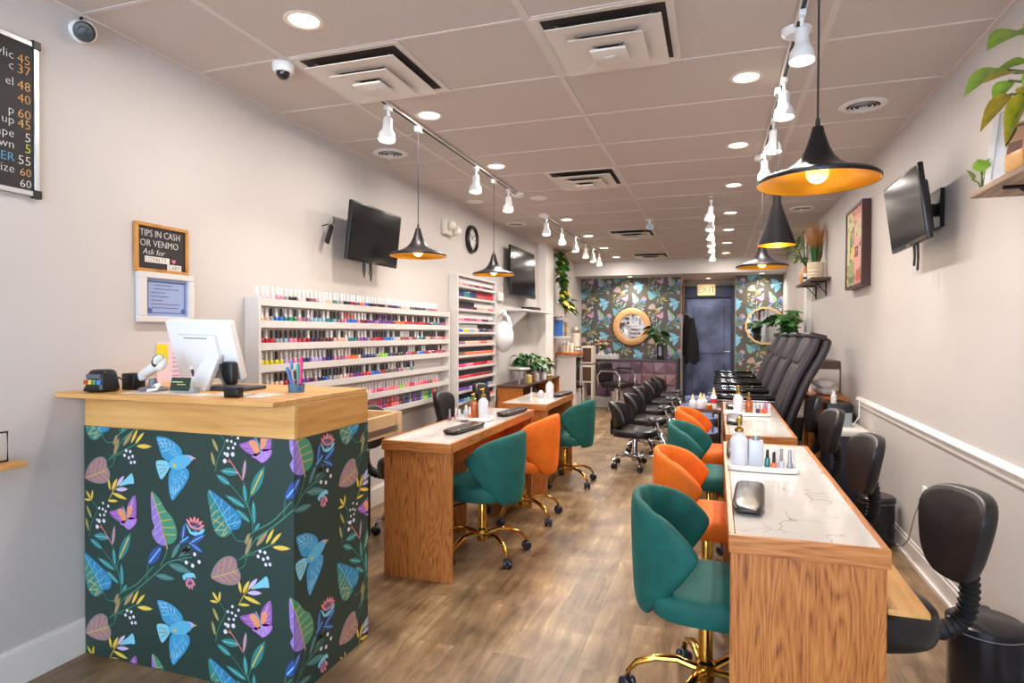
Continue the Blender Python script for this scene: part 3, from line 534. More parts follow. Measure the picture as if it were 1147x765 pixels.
# top board of the tall rack
MB().b2((.012,.022,1.93),(.10,1.115-.022,1.95)).build('top_board', white_paint, r2)
def bottle_geo(mb_body, mb_cap, c, k=1.0, style=0):
    x, y, z = c
    mb_body.lathe([(.001,0),(.013*k,0),(.0145*k,.003),(.0145*k,.028*k),(.011*k,.035*k),(.006*k,.038*k)], 8, c)
    mb_cap.lathe([(.0085*k,.036*k),(.0088*k,.04*k),(.0072*k,.082*k),(.005*k,.085*k)], 8, c)
ROWN = {0:'topmost', 1:'second', 2:'third', 3:'fourth', 4:'fifth', 5:'sixth', 6:'lowest'}
seqs = {
 0:['pale pink','pale pink','pink','grey','black','pale pink','plum','mauve','pale pink','nude','teal','grey','black','crimson','maroon','coral','blue','black','plum','black','grey','plum','navy','mauve','nude','nude','black','navy','black','plum','grey','mauve','mauve','coral'],
 1:['nude','grey','blue','teal','green','pink','mauve','sky blue','sky blue','sky blue','teal','sky blue','mauve','pink','blue','blue','pink','maroon','purple','purple','pink','purple','purple','purple','plum','orange','orange','coral','red','crimson','crimson','crimson','red','crimson','maroon','navy','teal','green','purple','purple','crimson'],
 2:['crimson','red','grey','sky blue','pink','crimson','crimson','navy','plum','brown','maroon','nude','nude','pale pink','teal','teal','mauve','purple','grey','crimson','red','crimson','blue','blue','sky blue','nude','brown','mauve','crimson','pink','brown','grey','teal','navy','nude','red','mauve','grey','coral','plum','red'],
 3:['yellow','yellow','yellow','lilac','pink','grey','navy','lilac','lilac','purple','navy','pink','mauve','pink','orange','orange','nude','navy','navy','navy','grey','lime','lime','navy','plum','black','black','plum','mauve','red','brown','sky blue','blue','crimson','crimson','orange','plum','red','crimson','maroon','crimson'],
 4:['grey','nude','nude','crimson','maroon','crimson','purple','plum','mauve','navy','blue','grey','grey','nude','pink','mauve','purple','purple','red','red','blue','blue','crimson','maroon','green','brown','purple','mauve','nude','grey','teal','grey'],
 5:['navy','black','black','maroon','brown','black','white','pale pink','white','pale pink','white','grey','white','pale pink','pink','hot pink','pink','coral','pink','lime','pink','red','pink','coral','hot pink','brown','coral','pink'],
 6:['coral','hot pink','pink','orange','hot pink','purple','red','crimson','coral','pink','brown','plum','navy','grey','maroon','purple','navy','lilac','lime','lime','green','hot pink','yellow','hot pink']}
allb = []      # (y, row, index, colour, cap)
for row, (ya, yb, n) in {0:(2.84,5.22,58), 1:(2.87,5.40,60), 2:(2.87,5.40,60), 3:(2.87,5.41,60), 4:(2.87,4.78,46), 5:(2.90,5.24,54), 6:(3.93,5.24,30)}.items():
    seq = seqs[row]
    for i in range(n):
        y = ya+(yb-ya)*(i+.5)/n
        col = seq[min(len(seq)-1, int(i/n*len(seq)))]
        if row == 0: cap = 'white'
        elif row == 5: cap = 'black' if i < 12 and i % 5 else 'white'
        elif row == 6: cap = col
        else: cap = 'white' if rng.random() < .40 else 'black'
        if row == 1 and 20 <= i <= 22: cap = 'coral'
        if row == 1 and 31 <= i <= 36: cap = 'purple' if i % 2 else 'black'
        allb.append((y, row, i, col, cap))
allb.sort()
meshes = {}
def cap_mat(c): return cap_black if c == 'black' else cap_white if c == 'white' else polish[c]
def bottle_proto(col, cap):
    if (col, cap) not in meshes:
        a, b = MB(), MB(); bottle_geo(a, b, (0,0,0))
        ob = a.build('polish_bottle', polish[col]); oc = b.build('cap', cap_mat(cap), ob)
        meshes[(col, cap)] = (ob, oc); return ob, oc, True
    return meshes[(col, cap)] + (False,)
XB = XL+.064
for y, row, i, col, cap in allb[:300]:
    ob, oc, fresh = bottle_proto(col, cap)
    if not fresh:
        c2 = oc.copy(); ob = ob.copy(); COL.objects.link(ob); COL.objects.link(c2); c2.parent = ob
    ob.location = (XB+rng.uniform(-.004,.004), y, LIPS1[row]-.0115)
    tag(ob, f"{col} nail polish with {cap} cap, {ORD(i+1)} from left on wide rack's {ROWN[row]} shelf", 'nail polish', 'polish bottles on the wide rack')
# the rest, too small to tell apart, are one object
mats_all = list(polish.values()) + [cap_black, cap_white]
MI = {m.name: k for k, m in enumerate(mats_all)}
rest = MB()
def rest_bottle(x, y, z, col, cap, k=1.0):
    a, b = MB(), MB(); bottle_geo(a, b, (x,y,z), k)
    rest.add(a.v, a.f, MI[polish[col].name]); rest.add(b.v, b.f, MI[cap_mat(cap).name])
for y, row, i, col, cap in allb[300:]: rest_bottle(XB, y, LIPS1[row]-.0115, col, cap)
rows2 = [(['nude','pink','mauve','maroon','crimson','plum','brown'],'white'),(['navy','teal','navy','crimson','crimson','red'],None),(['maroon','plum','maroon','nude','nude','coral'],'mix2'),
 (['pink','hot pink','mauve','pink','plum','grey'],'white'),(['blue','yellow','sky blue','nude','navy','black','mauve'],'mix3'),(['mauve','nude','nude','coral','nude'],'black'),
 (['brown','orange','orange','coral','orange'],'black'),(['hot pink','pink','red','crimson','coral'],'black'),(['red','red','crimson','crimson','brown'],'black'),(['purple','purple','lilac','blue','navy','grey'],'black'),(['blue','sky blue','green','yellow','yellow','orange'],'black')]
for r, (cs, cm) in enumerate(rows2):
    n = 33
    for i in range(n):
        y = 5.665+(1.05)*(i+.5)/n
        col = cs[min(len(cs)-1, int(i/n*len(cs)))]
        cap = 'white' if cm == 'white' else 'black' if cm == 'black' else ('white' if (cm == 'mix2' and i > 14) or (cm == 'mix3' and i < 18) else 'black')
        if cm is None: cap = col
        rest_bottle(XB+.002, y, LIPS2[r]-.0035, col, cap, .92)
o = rest.build('polish_display', mats_all); tag(o, 'dense rows of small polish bottles filling the narrow rack and the wide rack far end', 'nail polish', kind='stuff')
# boards with tiny swatches lean in front of the wide rack's sixth shelf
# ------------------------------------------------------------------ ceiling fixtures
WARM = (1.0, .92, .83); NEUT = (1.0, .96, .92)
lens_m = mat('lamp_lens', (255,246,232), .4, emit=(255,240,218), estr=9)
bulb_m = mat('bulb_glow', (255,220,160), .3, emit=(255,186,80), estr=4.5)
spot_m = mat('spot_glow', (255,250,240), .3, emit=(255,244,228), estr=7)
ring_m = mat('lamp_ring', (238,224,206), .4)
def lamp(kind, name, parent, loc, energy, color, size=.1, rot=(0,0,0), spread=R(150), spot=None):
    l = bpy.data.lights.new(name, kind); l.energy = energy; l.color = color
    if kind == 'AREA': l.shape = 'DISK'; l.size = size; l.spread = spread
    elif kind == 'SPOT': l.spot_size = spot; l.spot_blend = .6; l.shadow_soft_size = size
    else: l.shadow_soft_size = size
    o = bpy.data.objects.new(name, l); COL.objects.link(o); o.parent = parent; o.location = loc; o.rotation_euler = rot
    return o
DL_E, SP_E, PD_E = 13, 5, 4
first = None
def place_of(y, side):
    return f'{side} row'
left_y = [2.22, 3.42, 4.63, 5.86, 7.05, 8.33, 9.57, 10.8]
right_y = [2.2, 3.42, 4.63, 5.86, 7.19, 8.35, 9.55, 10.75]
def make_downlight():
    t = thing('recessed_downlight', 'x', 'ceiling light', (0,0,0), group='recessed ceiling downlights')
    MB().lathe([(.062,-.001),(.082,-.001),(.084,-.005),(.078,-.008),(.064,-.006),(.062,-.003)], 28, cap=False).build('trim_ring', ring_m, t)
    MB().lathe([(.001,-.002),(.0615,-.002),(.0615,-.001),(.001,-.001)], 28).build('lens', lens_m, t)
    return t
dproto = make_downlight()
k = 0
for side, x, ys in (('left', -1.675, left_y), ('right', .135, right_y)):
    for i, y in enumerate(ys):
        if side == 'right' and i == 0: continue
        n = len(ys)
        if side == 'left': lb = ['round ceiling downlight nearest the reception counter, in the left row','round downlight right of the square grille by the left track','round downlight above the far end of the left lamp track'][i] if i < 3 else f'{ORD(i+1)} round downlight counting from the reception end of the left row'
        else: lb = f'{ORD(i)} round downlight from the front in the row above the right tables' if i > 1 else 'nearest round downlight in the row above the right hand tables'
        if k == 0: o = dproto; o['label'] = lb; o.location = (x, y, ZC)
        else: o = dup(dproto, (x, y, ZC), label=lb)
        e = DL_E
        lamp('AREA', 'downlight_lamp', None, (x, y, ZC-.012), e, WARM, .11, spread=R(180))
        k += 1
# two small lights under the soffit, one in the door recess
for x, lb in ((-1.55, 'small downlight under the soffit above the round wooden mirror'), (.75, 'small downlight under the soffit above the scalloped mirror'), (-.16, 'small downlight in the recess ceiling before the dark back door')):
    yy = 12.45 if x == -.16 else 11.68
    o = dup(dproto, (x, yy, 2.42), label=lb); o.scale = (.8,.8,1)
    lamp('AREA', 'soffit_lamp', None, (x, yy, 2.41), 4 if x == -.16 else 10, WARM, .09)
# --- square diffusers
def make_diffuser():
    t = thing('air_diffuser', 'x', 'air vent', (0,0,0), group='square ceiling air diffusers')
    vm = mat('vent_white', (226,216,206), .45)
    def ring(a, b, za, zb, th=.004):
        q = [(-1,-1),(1,-1),(1,1),(-1,1)]
        vs = [(sx*a, sy*a, za) for sx, sy in q]+[(sx*b, sy*b, zb) for sx, sy in q]+[(sx*a, sy*a, za+th) for sx, sy in q]+[(sx*b, sy*b, zb+th) for sx, sy in q]
        fs = []
        for i in range(4):
            j = (i+1) % 4
            fs += [(i,j,4+j,4+i), (8+i,12+i,12+j,8+j), (i,8+i,8+j,j), (4+i,4+j,12+j,12+i)]
        return MB().add(vs, fs)
    MB().b2((-.285,-.285,-.0005),(.285,.285,0)).build('duct_opening', mat('duct_dark', (58,46,40), .8), t)
    f = ring(.297, .275, -.006, -.0035); f2 = ring(.275, .262, -.0035, -.001); f.add(f2.v, f2.f); f.build('frame', vm, t, smooth=0)
    ring(.245, .125, -.036, -.026).build('louver', vm, t, smooth=0)
    ring(.162, .06, -.056, -.048).build('louver', vm, t, smooth=0)
    MB().rbox((0,0,-.072), (.16,.16,.012), .004).rbox((0,0,-.079), (.05,.04,.006), .002).build('center_plate', vm, t)
    b = MB()
    for sx in (-1, 1):
        for sy in (-1, 1): b.tube([(sx*.21, sy*.21, -.002), (sx*.05, sy*.05, -.052)], .004, 6)
    b.build('bracket', steel, t)
    return t
dv = make_diffuser()
dl = ['large square air diffuser nearest the camera, in the middle of the ceiling','square air diffuser on the left, beside the dome camera','square air diffuser between the two lamp tracks, third from the front','far square air diffuser just behind the small ceiling camera','farthest square air diffuser, close to the soffit']
for i, (x, y) in enumerate(((-.467,2.806),(-1.686,2.806),(-1.076,5.244),(-1.076,8.292),(-1.076,10.73))):
    if i == 0: dv.location = (x, y, ZC); dv['label'] = dl[0]
    else: dup(dv, (x, y, ZC), label=dl[i])
# --- round vents
def make_vent():
    t = thing('round_vent', 'x', 'air vent', (0,0,0), group='round ceiling vents')
    vm = mat('round_vent_white', (232,226,222), .4)
    MB().lathe([(.085,-.002),(.125,-.001),(.128,-.006),(.11,-.014),(.088,-.012),(.085,-.004)], 32, cap=False).build('vent_ring', vm, t)
    MB().lathe([(.001,-.006),(.086,-.006),(.086,-.0005),(.001,-.0005)], 32).build('vent_throat', mat('duct_dark', (58,46,40), .8), t)
    for r in (.018, .046, .068): MB().lathe([(r,-.010),(r+.005,-.016),(r+.007,-.016),(r+.002,-.010)], 28, cap=False).build('vane', vm, t)
    MB().cyl((0,0,-.012),(0,0,-.045), .003, n=8).cyl((0,0,-.044),(0,0,-.048), .012, n=12).build('damper_knob', vm, t)
    return t
rv = make_vent()
for i, (x, y, lb) in enumerate(((.796,4.04,'round ceiling vent with a knob above the right wall screen'),(-2.30,4.05,'round ceiling vent behind the first spotlight of the left track'),(-2.334,7.15,'round ceiling vent above the wall clock end of the left wall'),(.844,7.157,'round ceiling vent farther back on the right, above the framed picture'))):
    if i == 0: rv.location = (x, y, ZC); rv['label'] = lb
    else: dup(rv, (x, y, ZC), label=lb)
for x, y, lb in ((-2.34,5.82,'flat white ceiling disc near the left wall, in front of the clock'),(-1.674,5.86,'unlit flat white disc in the ceiling past the left track end')):
    o = thing('ceiling_disc', lb, 'ceiling cover', (x,y,ZC))
    MB().lathe([(.001,-.008),(.05,-.008),(.085,-.004),(.09,0),(.001,0)], 28).build('cover_plate', white_plastic, o)
    MB().lathe([(.055,-.0075),(.06,-.0085),(.065,-.007)], 28, cap=False).build('cover_rim', ring_m, o)
# --- cameras
t = thing('dome_camera', 'white dome security camera with dark lens on the ceiling', 'camera', (-2.045, 2.55, ZC))
MB().lathe([(.001,0),(.052,0),(.054,-.012),(.05,-.035),(.042,-.045),(.001,-.045)], 28).build('housing', white_plastic, t)
MB().ball((0,-.004,-.045), (.066,.066,.07), 20).build('dome', mat('smoked_dome', (20,20,30), .05, coat=.5), t)
t = thing('wall_camera', 'white turret camera with black ringed lens high on the left wall', 'camera', (XL, 1.885, 2.612))
MB().lathe([(.001,0),(.045,0),(.047,.01),(.04,.03),(.001,.03)], 24, M=Euler((0,R(90),0)).to_matrix().to_4x4()).build('mount', white_plastic, t)
MB().ball((.055,-.012,-.012), (.085,.085,.085), 20).build('housing', white_plastic, t)
dr = Vector((.62,-.66,-.42)).normalized(); q = dr.to_track_quat('Z','Y').to_matrix().to_4x4()
MB().lathe([(.001,.0455),(.034,.0435),(.040,.030)], 24, M=Matrix.Translation((.055,-.012,-.012)) @ q, cap=False).build('lens_face', black_plastic, t)
MB().lathe([(.018,.0445),(.020,.0475),(.022,.0445)], 20, M=Matrix.Translation((.055,-.012,-.012)) @ q, cap=False).build('lens_ring', steel, t)
MB().tube([(.005,0,.04),(.01,.01,.075),(.012,.03,.095)], .006, 8).build('cable', black_plastic, t)
cam_white = white_plastic
t = thing('ceiling_camera', 'small white bullet camera on the ceiling in mid room', 'camera', (-.75, 7.35, ZC))
MB().lathe([(.001,0),(.045,0),(.045,-.012),(.012,-.02),(.012,-.05)], 20).build('mount', white_plastic, t)
MB().cyl((0,.05,-.075),(0,-.06,-.09), .038, n=18).build('housing', white_plastic, t)
MB().cyl((0,-.061,-.09),(0,-.066,-.0905), .032, n=18).build('lens_face', black_gloss, t)
# --- lamp tracks with heads
trk = mat('track_white', (222,214,208), .4)
def make_track(x, y0, y1, lb, caps):
    t = thing('lamp_track', lb, 'light track', (x, y0, ZC))
    MB().b2((-.017,0,-.020),(.017,y1-y0,-.004)).build('rail', trk, t, bevel=.002)
    MB().b2((-.009,.01,-.0208),(.009,y1-y0-.01,-.0201)).build('rail_slot', mat('slot_dark',(44,40,40),.6), t)
    for c in caps: MB().lathe([(.001,-.034),(.045,-.034),(.062,-.02),(.064,-.004),(.001,-.004)], 22, (.0, c-y0, 0)).build('feed_canopy', white_plastic, t)
    return t
make_track(-1.81, 3.08, 5.66, 'left lamp track carrying two dark pendants over the polish rack side', [5.6])
make_track(.32, 1.7, 5.05, 'near right lamp track carrying white spotlights and dark pendants', [2.95, 4.98])
make_track(-1.84, 6.62, 10.3, 'far left lamp track with six small white spotlights', [6.66])
make_track(-.06, 6.25, 10.2, 'far lamp track over the pedicure aisle', [])
def make_spot(tilt, heading):
    t = thing('track_spotlight', 'x', 'spotlight', (0,0,0), group='white track spotlights')
    MB().rbox((0,0,-.033), (.028,.06,.024), .004).build('adapter', white_plastic, t)
    MB().cyl((0,0,-.045),(0,0,-.085), .008, n=10).build('stem', white_plastic, t)
    M = Matrix.Translation((0,0,-.085)) @ Euler((R(tilt),0,R(heading))).to_matrix().to_4x4()
    MB().lathe([(.001,0),(.02,-.004),(.026,-.012),(.0275,-.065),(.033,-.08),(.046,-.10),(.050,-.135),(.0495,-.14),(.046,-.136),(.042,-.105),(.001,-.10)], 26, M=M).build('shade', white_plastic, t)
    MB().ball((0,0,-.122), (.086,.086,.034), 22, M=None).build('bulb', spot_m, t)
    b = t.children[-1] if t.children else None
    for o in COL.objects:
        if o.parent == t and o.name.startswith('bulb'):
            o.matrix_local = M
    return t, M
def spots(x, lst, tilt, heading, lbf):
    pr, M = make_spot(tilt, heading)
    for i, y in enumerate(lst):
        if i == 0: pr.location = (x, y, ZC); pr['label'] = lbf(i); o = pr
        else: o = dup(pr, (x, y, ZC), label=lbf(i))
        W = Matrix.Translation((x, y, ZC)) @ M @ Matrix.Translation((0,0,-.15))
        l = lamp('AREA', 'spot_lamp', None, (0,0,0), SP_E, NEUT, .08, spread=R(120)); l.matrix_world = W
spots(-1.81, [3.16, 4.53, 5.33], -6, 0, lambda i: ['white track spotlight left of the first hanging pendant on the left track','white track spotlight between the two left pendants','white track spotlight right of the second left pendant'][i])
spots(.32, [2.76, 3.45, 4.08, 4.78], -4, 0, lambda i: f'{ORD(i+1)} white spotlight from the front on the near right track')
spots(-1.84, [6.75, 7.5, 8.25, 8.95, 9.5, 10.05], 10, 200, lambda i: f'{ORD(i+1)} spotlight from the front on the far left track')
spots(-.06, [6.35, 7.0, 7.7, 8.3, 8.9, 9.9], 14, 150, lambda i: f'{ORD(i+1)} spotlight from the front on the far aisle track')
# --- pendants
shade_black = mat('shade_black', (38,34,36), .38, .5); shade_gold = mat('shade_gold', (226,158,40), .34, .9)
def pendant(kind, lb, x, y, zr, e):
    t = thing('pendant_lamp', lb, 'pendant lamp', (x, y, zr), group='dark pendant lamps with golden lining')
    if kind == 'wide':
        out = [(.180,0),(.181,.010),(.170,.019),(.132,.030),(.097,.043),(.068,.062),(.048,.086),(.034,.115),(.023,.150),(.016,.178),(.001,.180)]
        inn = [(.178,.0005),(.167,.014),(.129,.026),(.094,.039),(.065,.058),(.045,.082),(.031,.111),(.02,.146),(.001,.150)]
        top, bz, br = .18, .022, .034
    else:
        out = [(.095,0),(.096,.008),(.022,.225),(.022,.32),(.001,.322)]
        inn = [(.0935,.0005),(.0915,.010),(.020,.222),(.001,.223)]
        top, bz, br = .322, .06, .03
    MB().lathe(out, 48, cap=False).lathe([(.180 if kind == 'wide' else .095,0),(.178 if kind == 'wide' else .0935,.0005)], 48, cap=False).build('lamp_shade', shade_black, t)
    MB().lathe(inn, 48, cap=False).build('shade_lining', shade_gold, t)
    MB().ball((0,0,bz+.012), (br*2,br*2,br*2), 20).build('bulb', bulb_m, t)
    MB().cyl((0,0,bz+br),(0,0,bz+br+.06), .013, n=12).build('socket', brass, t)
    MB().cyl((0,0,top-.002),(0,0,top+.025), .008, .006, 10).cyl((0,0,top+.02),(0,0,ZC-zr-.05), .0032, n=8).build('cord', mat('cord_black',(34,30,30),.6), t)
    MB().rbox((0,0,ZC-zr-.0395), (.03,.06,.034), .004).build('track_adapter', white_plastic, t)
    lamp('POINT', 'pendant_bulb', None, (x, y, zr-.035), e, (1,.78,.46), .03)
pendant('wide', 'wide dark pendant lamp with golden lining, left one by the first wall screen', -1.81, 3.54, 1.845, PD_E)
pendant('wide', 'wide dark pendant lamp in front of the tall narrow polish rack', -1.81, 4.94, 1.852, PD_E)
pendant('wide', 'largest looking wide pendant lamp, nearest over the right hand table', .30, 2.17, 1.838, PD_E)
pendant('cone', 'narrow cone shaped black pendant lamp hanging over the right table', .30, 3.58, 1.832, PD_E*.6)
pendant('wide', 'small looking wide pendant lamp hanging beyond the cone pendant', .31, 4.85, 1.842, PD_E)
# ------------------------------------------------------------------ manicure tables
def marble_material():
    m, nt, b = new_mat('marble_top'); N = nt.nodes.new; L = nt.links.new
    tc = N('ShaderNodeTexCoord')
    n0 = N('ShaderNodeTexNoise'); n0.inputs['Scale'].default_value = 2.2; n0.inputs['Detail'].default_value = 5
    L(tc.outputs['Object'], n0.inputs['Vector'])
    ad = N('ShaderNodeVectorMath'); ad.operation = 'MULTIPLY_ADD'; ad.inputs[1].default_value = (.9,.9,.9)
    L(n0.outputs['Color'], ad.inputs[0]); L(tc.outputs['Object'], ad.inputs[2])
    v = N('ShaderNodeTexVoronoi'); v.feature = 'DISTANCE_TO_EDGE'; v.inputs['Scale'].default_value = 3.4
    L(ad.outputs[0], v.inputs['Vector'])
    n1 = N('ShaderNodeTexNoise'); n1.inputs['Scale'].default_value = 4; n1.inputs['Detail'].default_value = 3
    L(tc.outputs['Object'], n1.inputs['Vector'])
    wd = N('ShaderNodeMapRange'); wd.inputs[1].default_value = .45; wd.inputs[2].default_value = .75; wd.inputs[3].default_value = .003; wd.inputs[4].default_value = .04
    L(n1.outputs['Fac'], wd.inputs[0])
    dv_ = N('ShaderNodeMath'); dv_.operation = 'DIVIDE'; L(v.outputs['Distance'], dv_.inputs[0]); L(wd.outputs[0], dv_.inputs[1])
    cl = N('ShaderNodeClamp'); L(dv_.outputs[0], cl.inputs[0])
    cr = N('ShaderNodeValToRGB'); e = cr.color_ramp.elements
    e[0].color = srgb(150,136,124); e[1].color = srgb(222,216,211); k = e.new(.5); k.color = srgb(204,197,190)
    L(cl.outputs[0], cr.inputs[0]); L(cr.outputs[0], b.inputs['Base Color'])
    b.inputs['Roughness'].default_value = .07; b.inputs['Coat Weight'].default_value = .3
    return m
marble = marble_material()
TZ = .76
def make_table(lb, x0, x1, y0, y1, front, flap=None):
    """front = +1 when the customer's side is +X"""
    t = thing('manicure_table', lb, 'table', (x0, y0, 0), group='oak manicure tables')
    w, l = x1-x0, y1-y0
    MB().b2((.0205,.0205,TZ-.012),(w-.0205,l-.0205,TZ)).build('marble_slab', marble, t)
    for q in (0, l-.02): MB().b2((0,q,TZ-.052),(w,q+.02,TZ+.002)).build('wood_edging', oak_w, t, bevel=.003)
    for q in (0, w-.02): MB().b2((q,.0202,TZ-.052),(q+.02,l-.0202,TZ+.002)).build('wood_edging', oak_x, t, bevel=.003)
    MB().b2((.0202,.0202,TZ-.03),(w-.0202,l-.0202,TZ-.013)).build('underlay', oak_x, t)
    for y in (.022, l-.045):
        MB().b2((.008,y,0),(w-.008,y+.022,TZ-.053)).build('end_panel', oak, t, bevel=.0015)
        MB().b2((.006,y-.003,0),(.03,y+.025,TZ-.053)).build('corner_trim', oak, t, bevel=.0015); MB().b2((w-.03,y-.003,0),(w-.006,y+.025,TZ-.053)).build('corner_trim', oak, t, bevel=.0015)
    xm = w*.42 if front > 0 else w*.58
    MB().b2((xm-.01,.045,.52),(xm+.01,l-.046,TZ-.054)).build('modesty_panel', oak, t)
    if l > 1.2: MB().b2((.03 if front > 0 else w*.6, l*.52,0),(w*.4 if front > 0 else w-.03, l*.52+.02,TZ-.054)).build('divider_panel', oak, t)
    if flap: MB().b2(*flap).build('pull_out_board', light_wood_y, t, bevel=.002)
    return t
make_table('oak manicure table with marble top nearest on the left, behind the reception counter', -1.765, -1.345, 3.01, 4.60, 1)
make_table('oak manicure table with marble top farther back on the left, by the teal chair', -1.745, -1.335, 4.95, 5.95, 1)
make_table('large oak manicure table with marble top in the right foreground', .038, .463, 1.93, 3.60, -1, ((.427,.045,.565),(.532,.62,.583)))
make_table('oak manicure table with marble top behind the first table on the right', .055, .445, 3.85, 5.70, -1)
# --- customer chairs
def shell_geo():
    mb = MB(); nu = 61; K = 22
    rows = []
    for i in range(nu):
        s = math.sin((-1+2*i/(nu-1))*PI/2); a = abs(s)
        phi = s*R(88)
        fx = (1-math.cos(phi))/(1-math.cos(R(88)))
        zt = .77-.10*fx**1.15
        q = max(0, (a-.40)/.60)
        zb = .345+.195*q
        if a > .68:
            e_ = math.sqrt(max(0, 1-((a-.68)/.32)**2)); zm = (zt+zb)/2; hh = max(.006, (zt-zb)/2*e_); zt, zb = zm+hh, zm-hh
        h = .026*(1-.5*a**8)
        loop = []
        for j in range(K):
            t = j/K*2*PI
            # racetrack cross-section: up the outside, over the rim, down the inside
            up = -math.cos(t); side = math.sin(t)
            uu = math.copysign(abs(up)**.55, up)
            ss = math.copysign(abs(side)**.6, side)
            z = (zt+zb)/2+uu*(zt-zb)/2
            k = (z-.375)/.46
            off = ss*h
            if ss < 0 and a < .62: off += .013*(1-abs(math.cos(PI*s/.28))**.35)*min(1,(.62-a)*8)*-1+.006
            rx = (.236+.018*k)+off; ry = (.200+.052*k)+off
            fwd = 0
            loop.append((-rx*math.cos(phi)+fwd, ry*math.sin(phi), z))
        rows.append(loop)
    vs = [p for r in rows for p in r]; fs = []
    for i in range(nu-1):
        for j in range(K):
            j2 = (j+1) % K
            fs.append((i*K+j, i*K+j2, (i+1)*K+j2, (i+1)*K+j))
    fs.append(list(range(K))[::-1]); fs.append([(nu-1)*K+j for j in range(K)])
    return mb.add(vs, fs)
def pad(mb, a, b, z0, z1, n=40, ex=3.2, crown=.012, m=0, c=(0,0)):
    def ring(k, z): return [(c[0]+k*a*math.copysign(abs(math.cos(t))**(2/ex), math.cos(t)), c[1]+k*b*math.copysign(abs(math.sin(t))**(2/ex), math.sin(t)), z) for t in [2*PI*i/n for i in range(n)]]
    H = z1-z0
    lv = [(.86,z0),(.96,z0+.08*H),(1,z0+.3*H),(1,z0+.65*H),(.975,z0+.85*H),(.92,z0+.96*H),(.8,z1),(.5,z1+crown*.8),(.2,z1+crown)]
    vs = []; fs = []
    for k, z in lv: vs += ring(k, z)
    for j in range(len(lv)-1):
        for i in range(n):
            i2 = (i+1) % n; fs.append((j*n+i, j*n+i2, (j+1)*n+i2, (j+1)*n+i))
    fs.append(list(range(n))[::-1]); fs.append([(len(lv)-1)*n+i for i in range(n)])
    return mb.add(vs, fs, m)
def caster(parent, x, y, ang, m, r=.027):
    b = MB()
    for s in (-1, 1):
        M = Matrix.Translation((x, y, r)) @ Matrix.Rotation(ang, 4, 'Z') @ Matrix.Translation((0, s*.015, 0)) @ Matrix.Rotation(R(90), 4, 'X')
        b.lathe([(.001,-.011),(r*.8,-.011),(r,-.006),(r,.006),(r*.8,.011),(.001,.011)], 18, M=M)
    b.rbox((x, y, r+.008), (.026,.03,.036), .008).cyl((x,y,r+.02),(x,y,r+.05), .006, n=8)
    return b.build('caster', m, parent)
caster_m = mat('caster_dark', (30,32,46), .35)
def star_base(t, metal, Rr, a0, hub_z, col_top, flat=.7, cm=caster_m, lift=.055):
    MB().lathe([(.001,hub_z-.05),(.030,hub_z-.05),(.036,hub_z-.02),(.036,hub_z+.02),(.026,hub_z+.03),(.026,hub_z+.17),(.022,hub_z+.18),(.001,hub_z+.18)], 22).build('column', metal, t)
    MB().cyl((0,0,hub_z+.17),(0,0,col_top), .014, n=14).build('gas_piston', steel, t)
    for i in range(5):
        a = a0+2*PI*i/5; c, s = math.cos(a), math.sin(a)
        P = [(.02,hub_z-.01),(.10,hub_z+.012),(.18,hub_z+.005),(.25,hub_z-.025),(Rr-.01,hub_z-lift),(Rr,hub_z-lift-.02)]
        lg = MB().tube([(x*c, x*s, z) for x, z in P], [.02,.019,.018,.016,.013,.011], 10, flat=flat).build('leg', metal, t)
        caster(lg, Rr*c, Rr*s, a+R(70+37*i), cm)
def make_client(nm, cm):
    t = thing('client_chair', 'x', 'chair', (0,0,0), group='velvet wingback swivel chairs')
    pad(MB(), .225, .225, .362, .462, crown=.014, c=(.03,0)).build('seat', cm, t)
    shell_geo().build('backrest', cm, t, smooth=60)
    MB().b2((-.08,-.08,.345),(.08,.08,.372)).cyl((.0,.05,.355),(.06,.26,.35), .006, n=8).build('tilt_plate', black_plastic, t)
    star_base(t, gold, .285, R(4), .135, .35)
    return t
tealc = make_client('teal', teal_velvet); orangec = make_client('orange', orange_velvet)
used = set()
def place(proto, x, y, rz, lb, z=0):
    if id(proto) not in used:
        used.add(id(proto)); proto.location = (x,y,z); proto.rotation_euler.z = rz; proto['label'] = lb; return proto
    return dup(proto, (x,y,z), rz, lb)
o = place(tealc, -.03, 2.355, R(-4), 'teal velvet swivel chair in the right foreground, nearest the camera')

place(orangec, -.04, 3.28, R(-3), 'orange velvet chair just behind the foreground teal chair on the right')
place(tealc, -.04, 4.25, R(-6), 'green teal velvet chair between the two orange chairs on the right')
place(orangec, -.04, 5.10, R(-4), 'farthest orange velvet chair, beside the second right table')
place(tealc, -1.36, 3.52, R(174), 'teal velvet swivel chair at the near left table, gold legs in full view')
place(orangec, -1.35, 4.33, R(178), 'orange velvet swivel chair at the left table row')
place(tealc, -1.30, 5.45, R(178), 'teal velvet chair at the farther left table, behind the orange chair')
for c in tealc.children:
    if c.name.split('.')[0] == 'leg': c.rotation_euler.z = R(36)
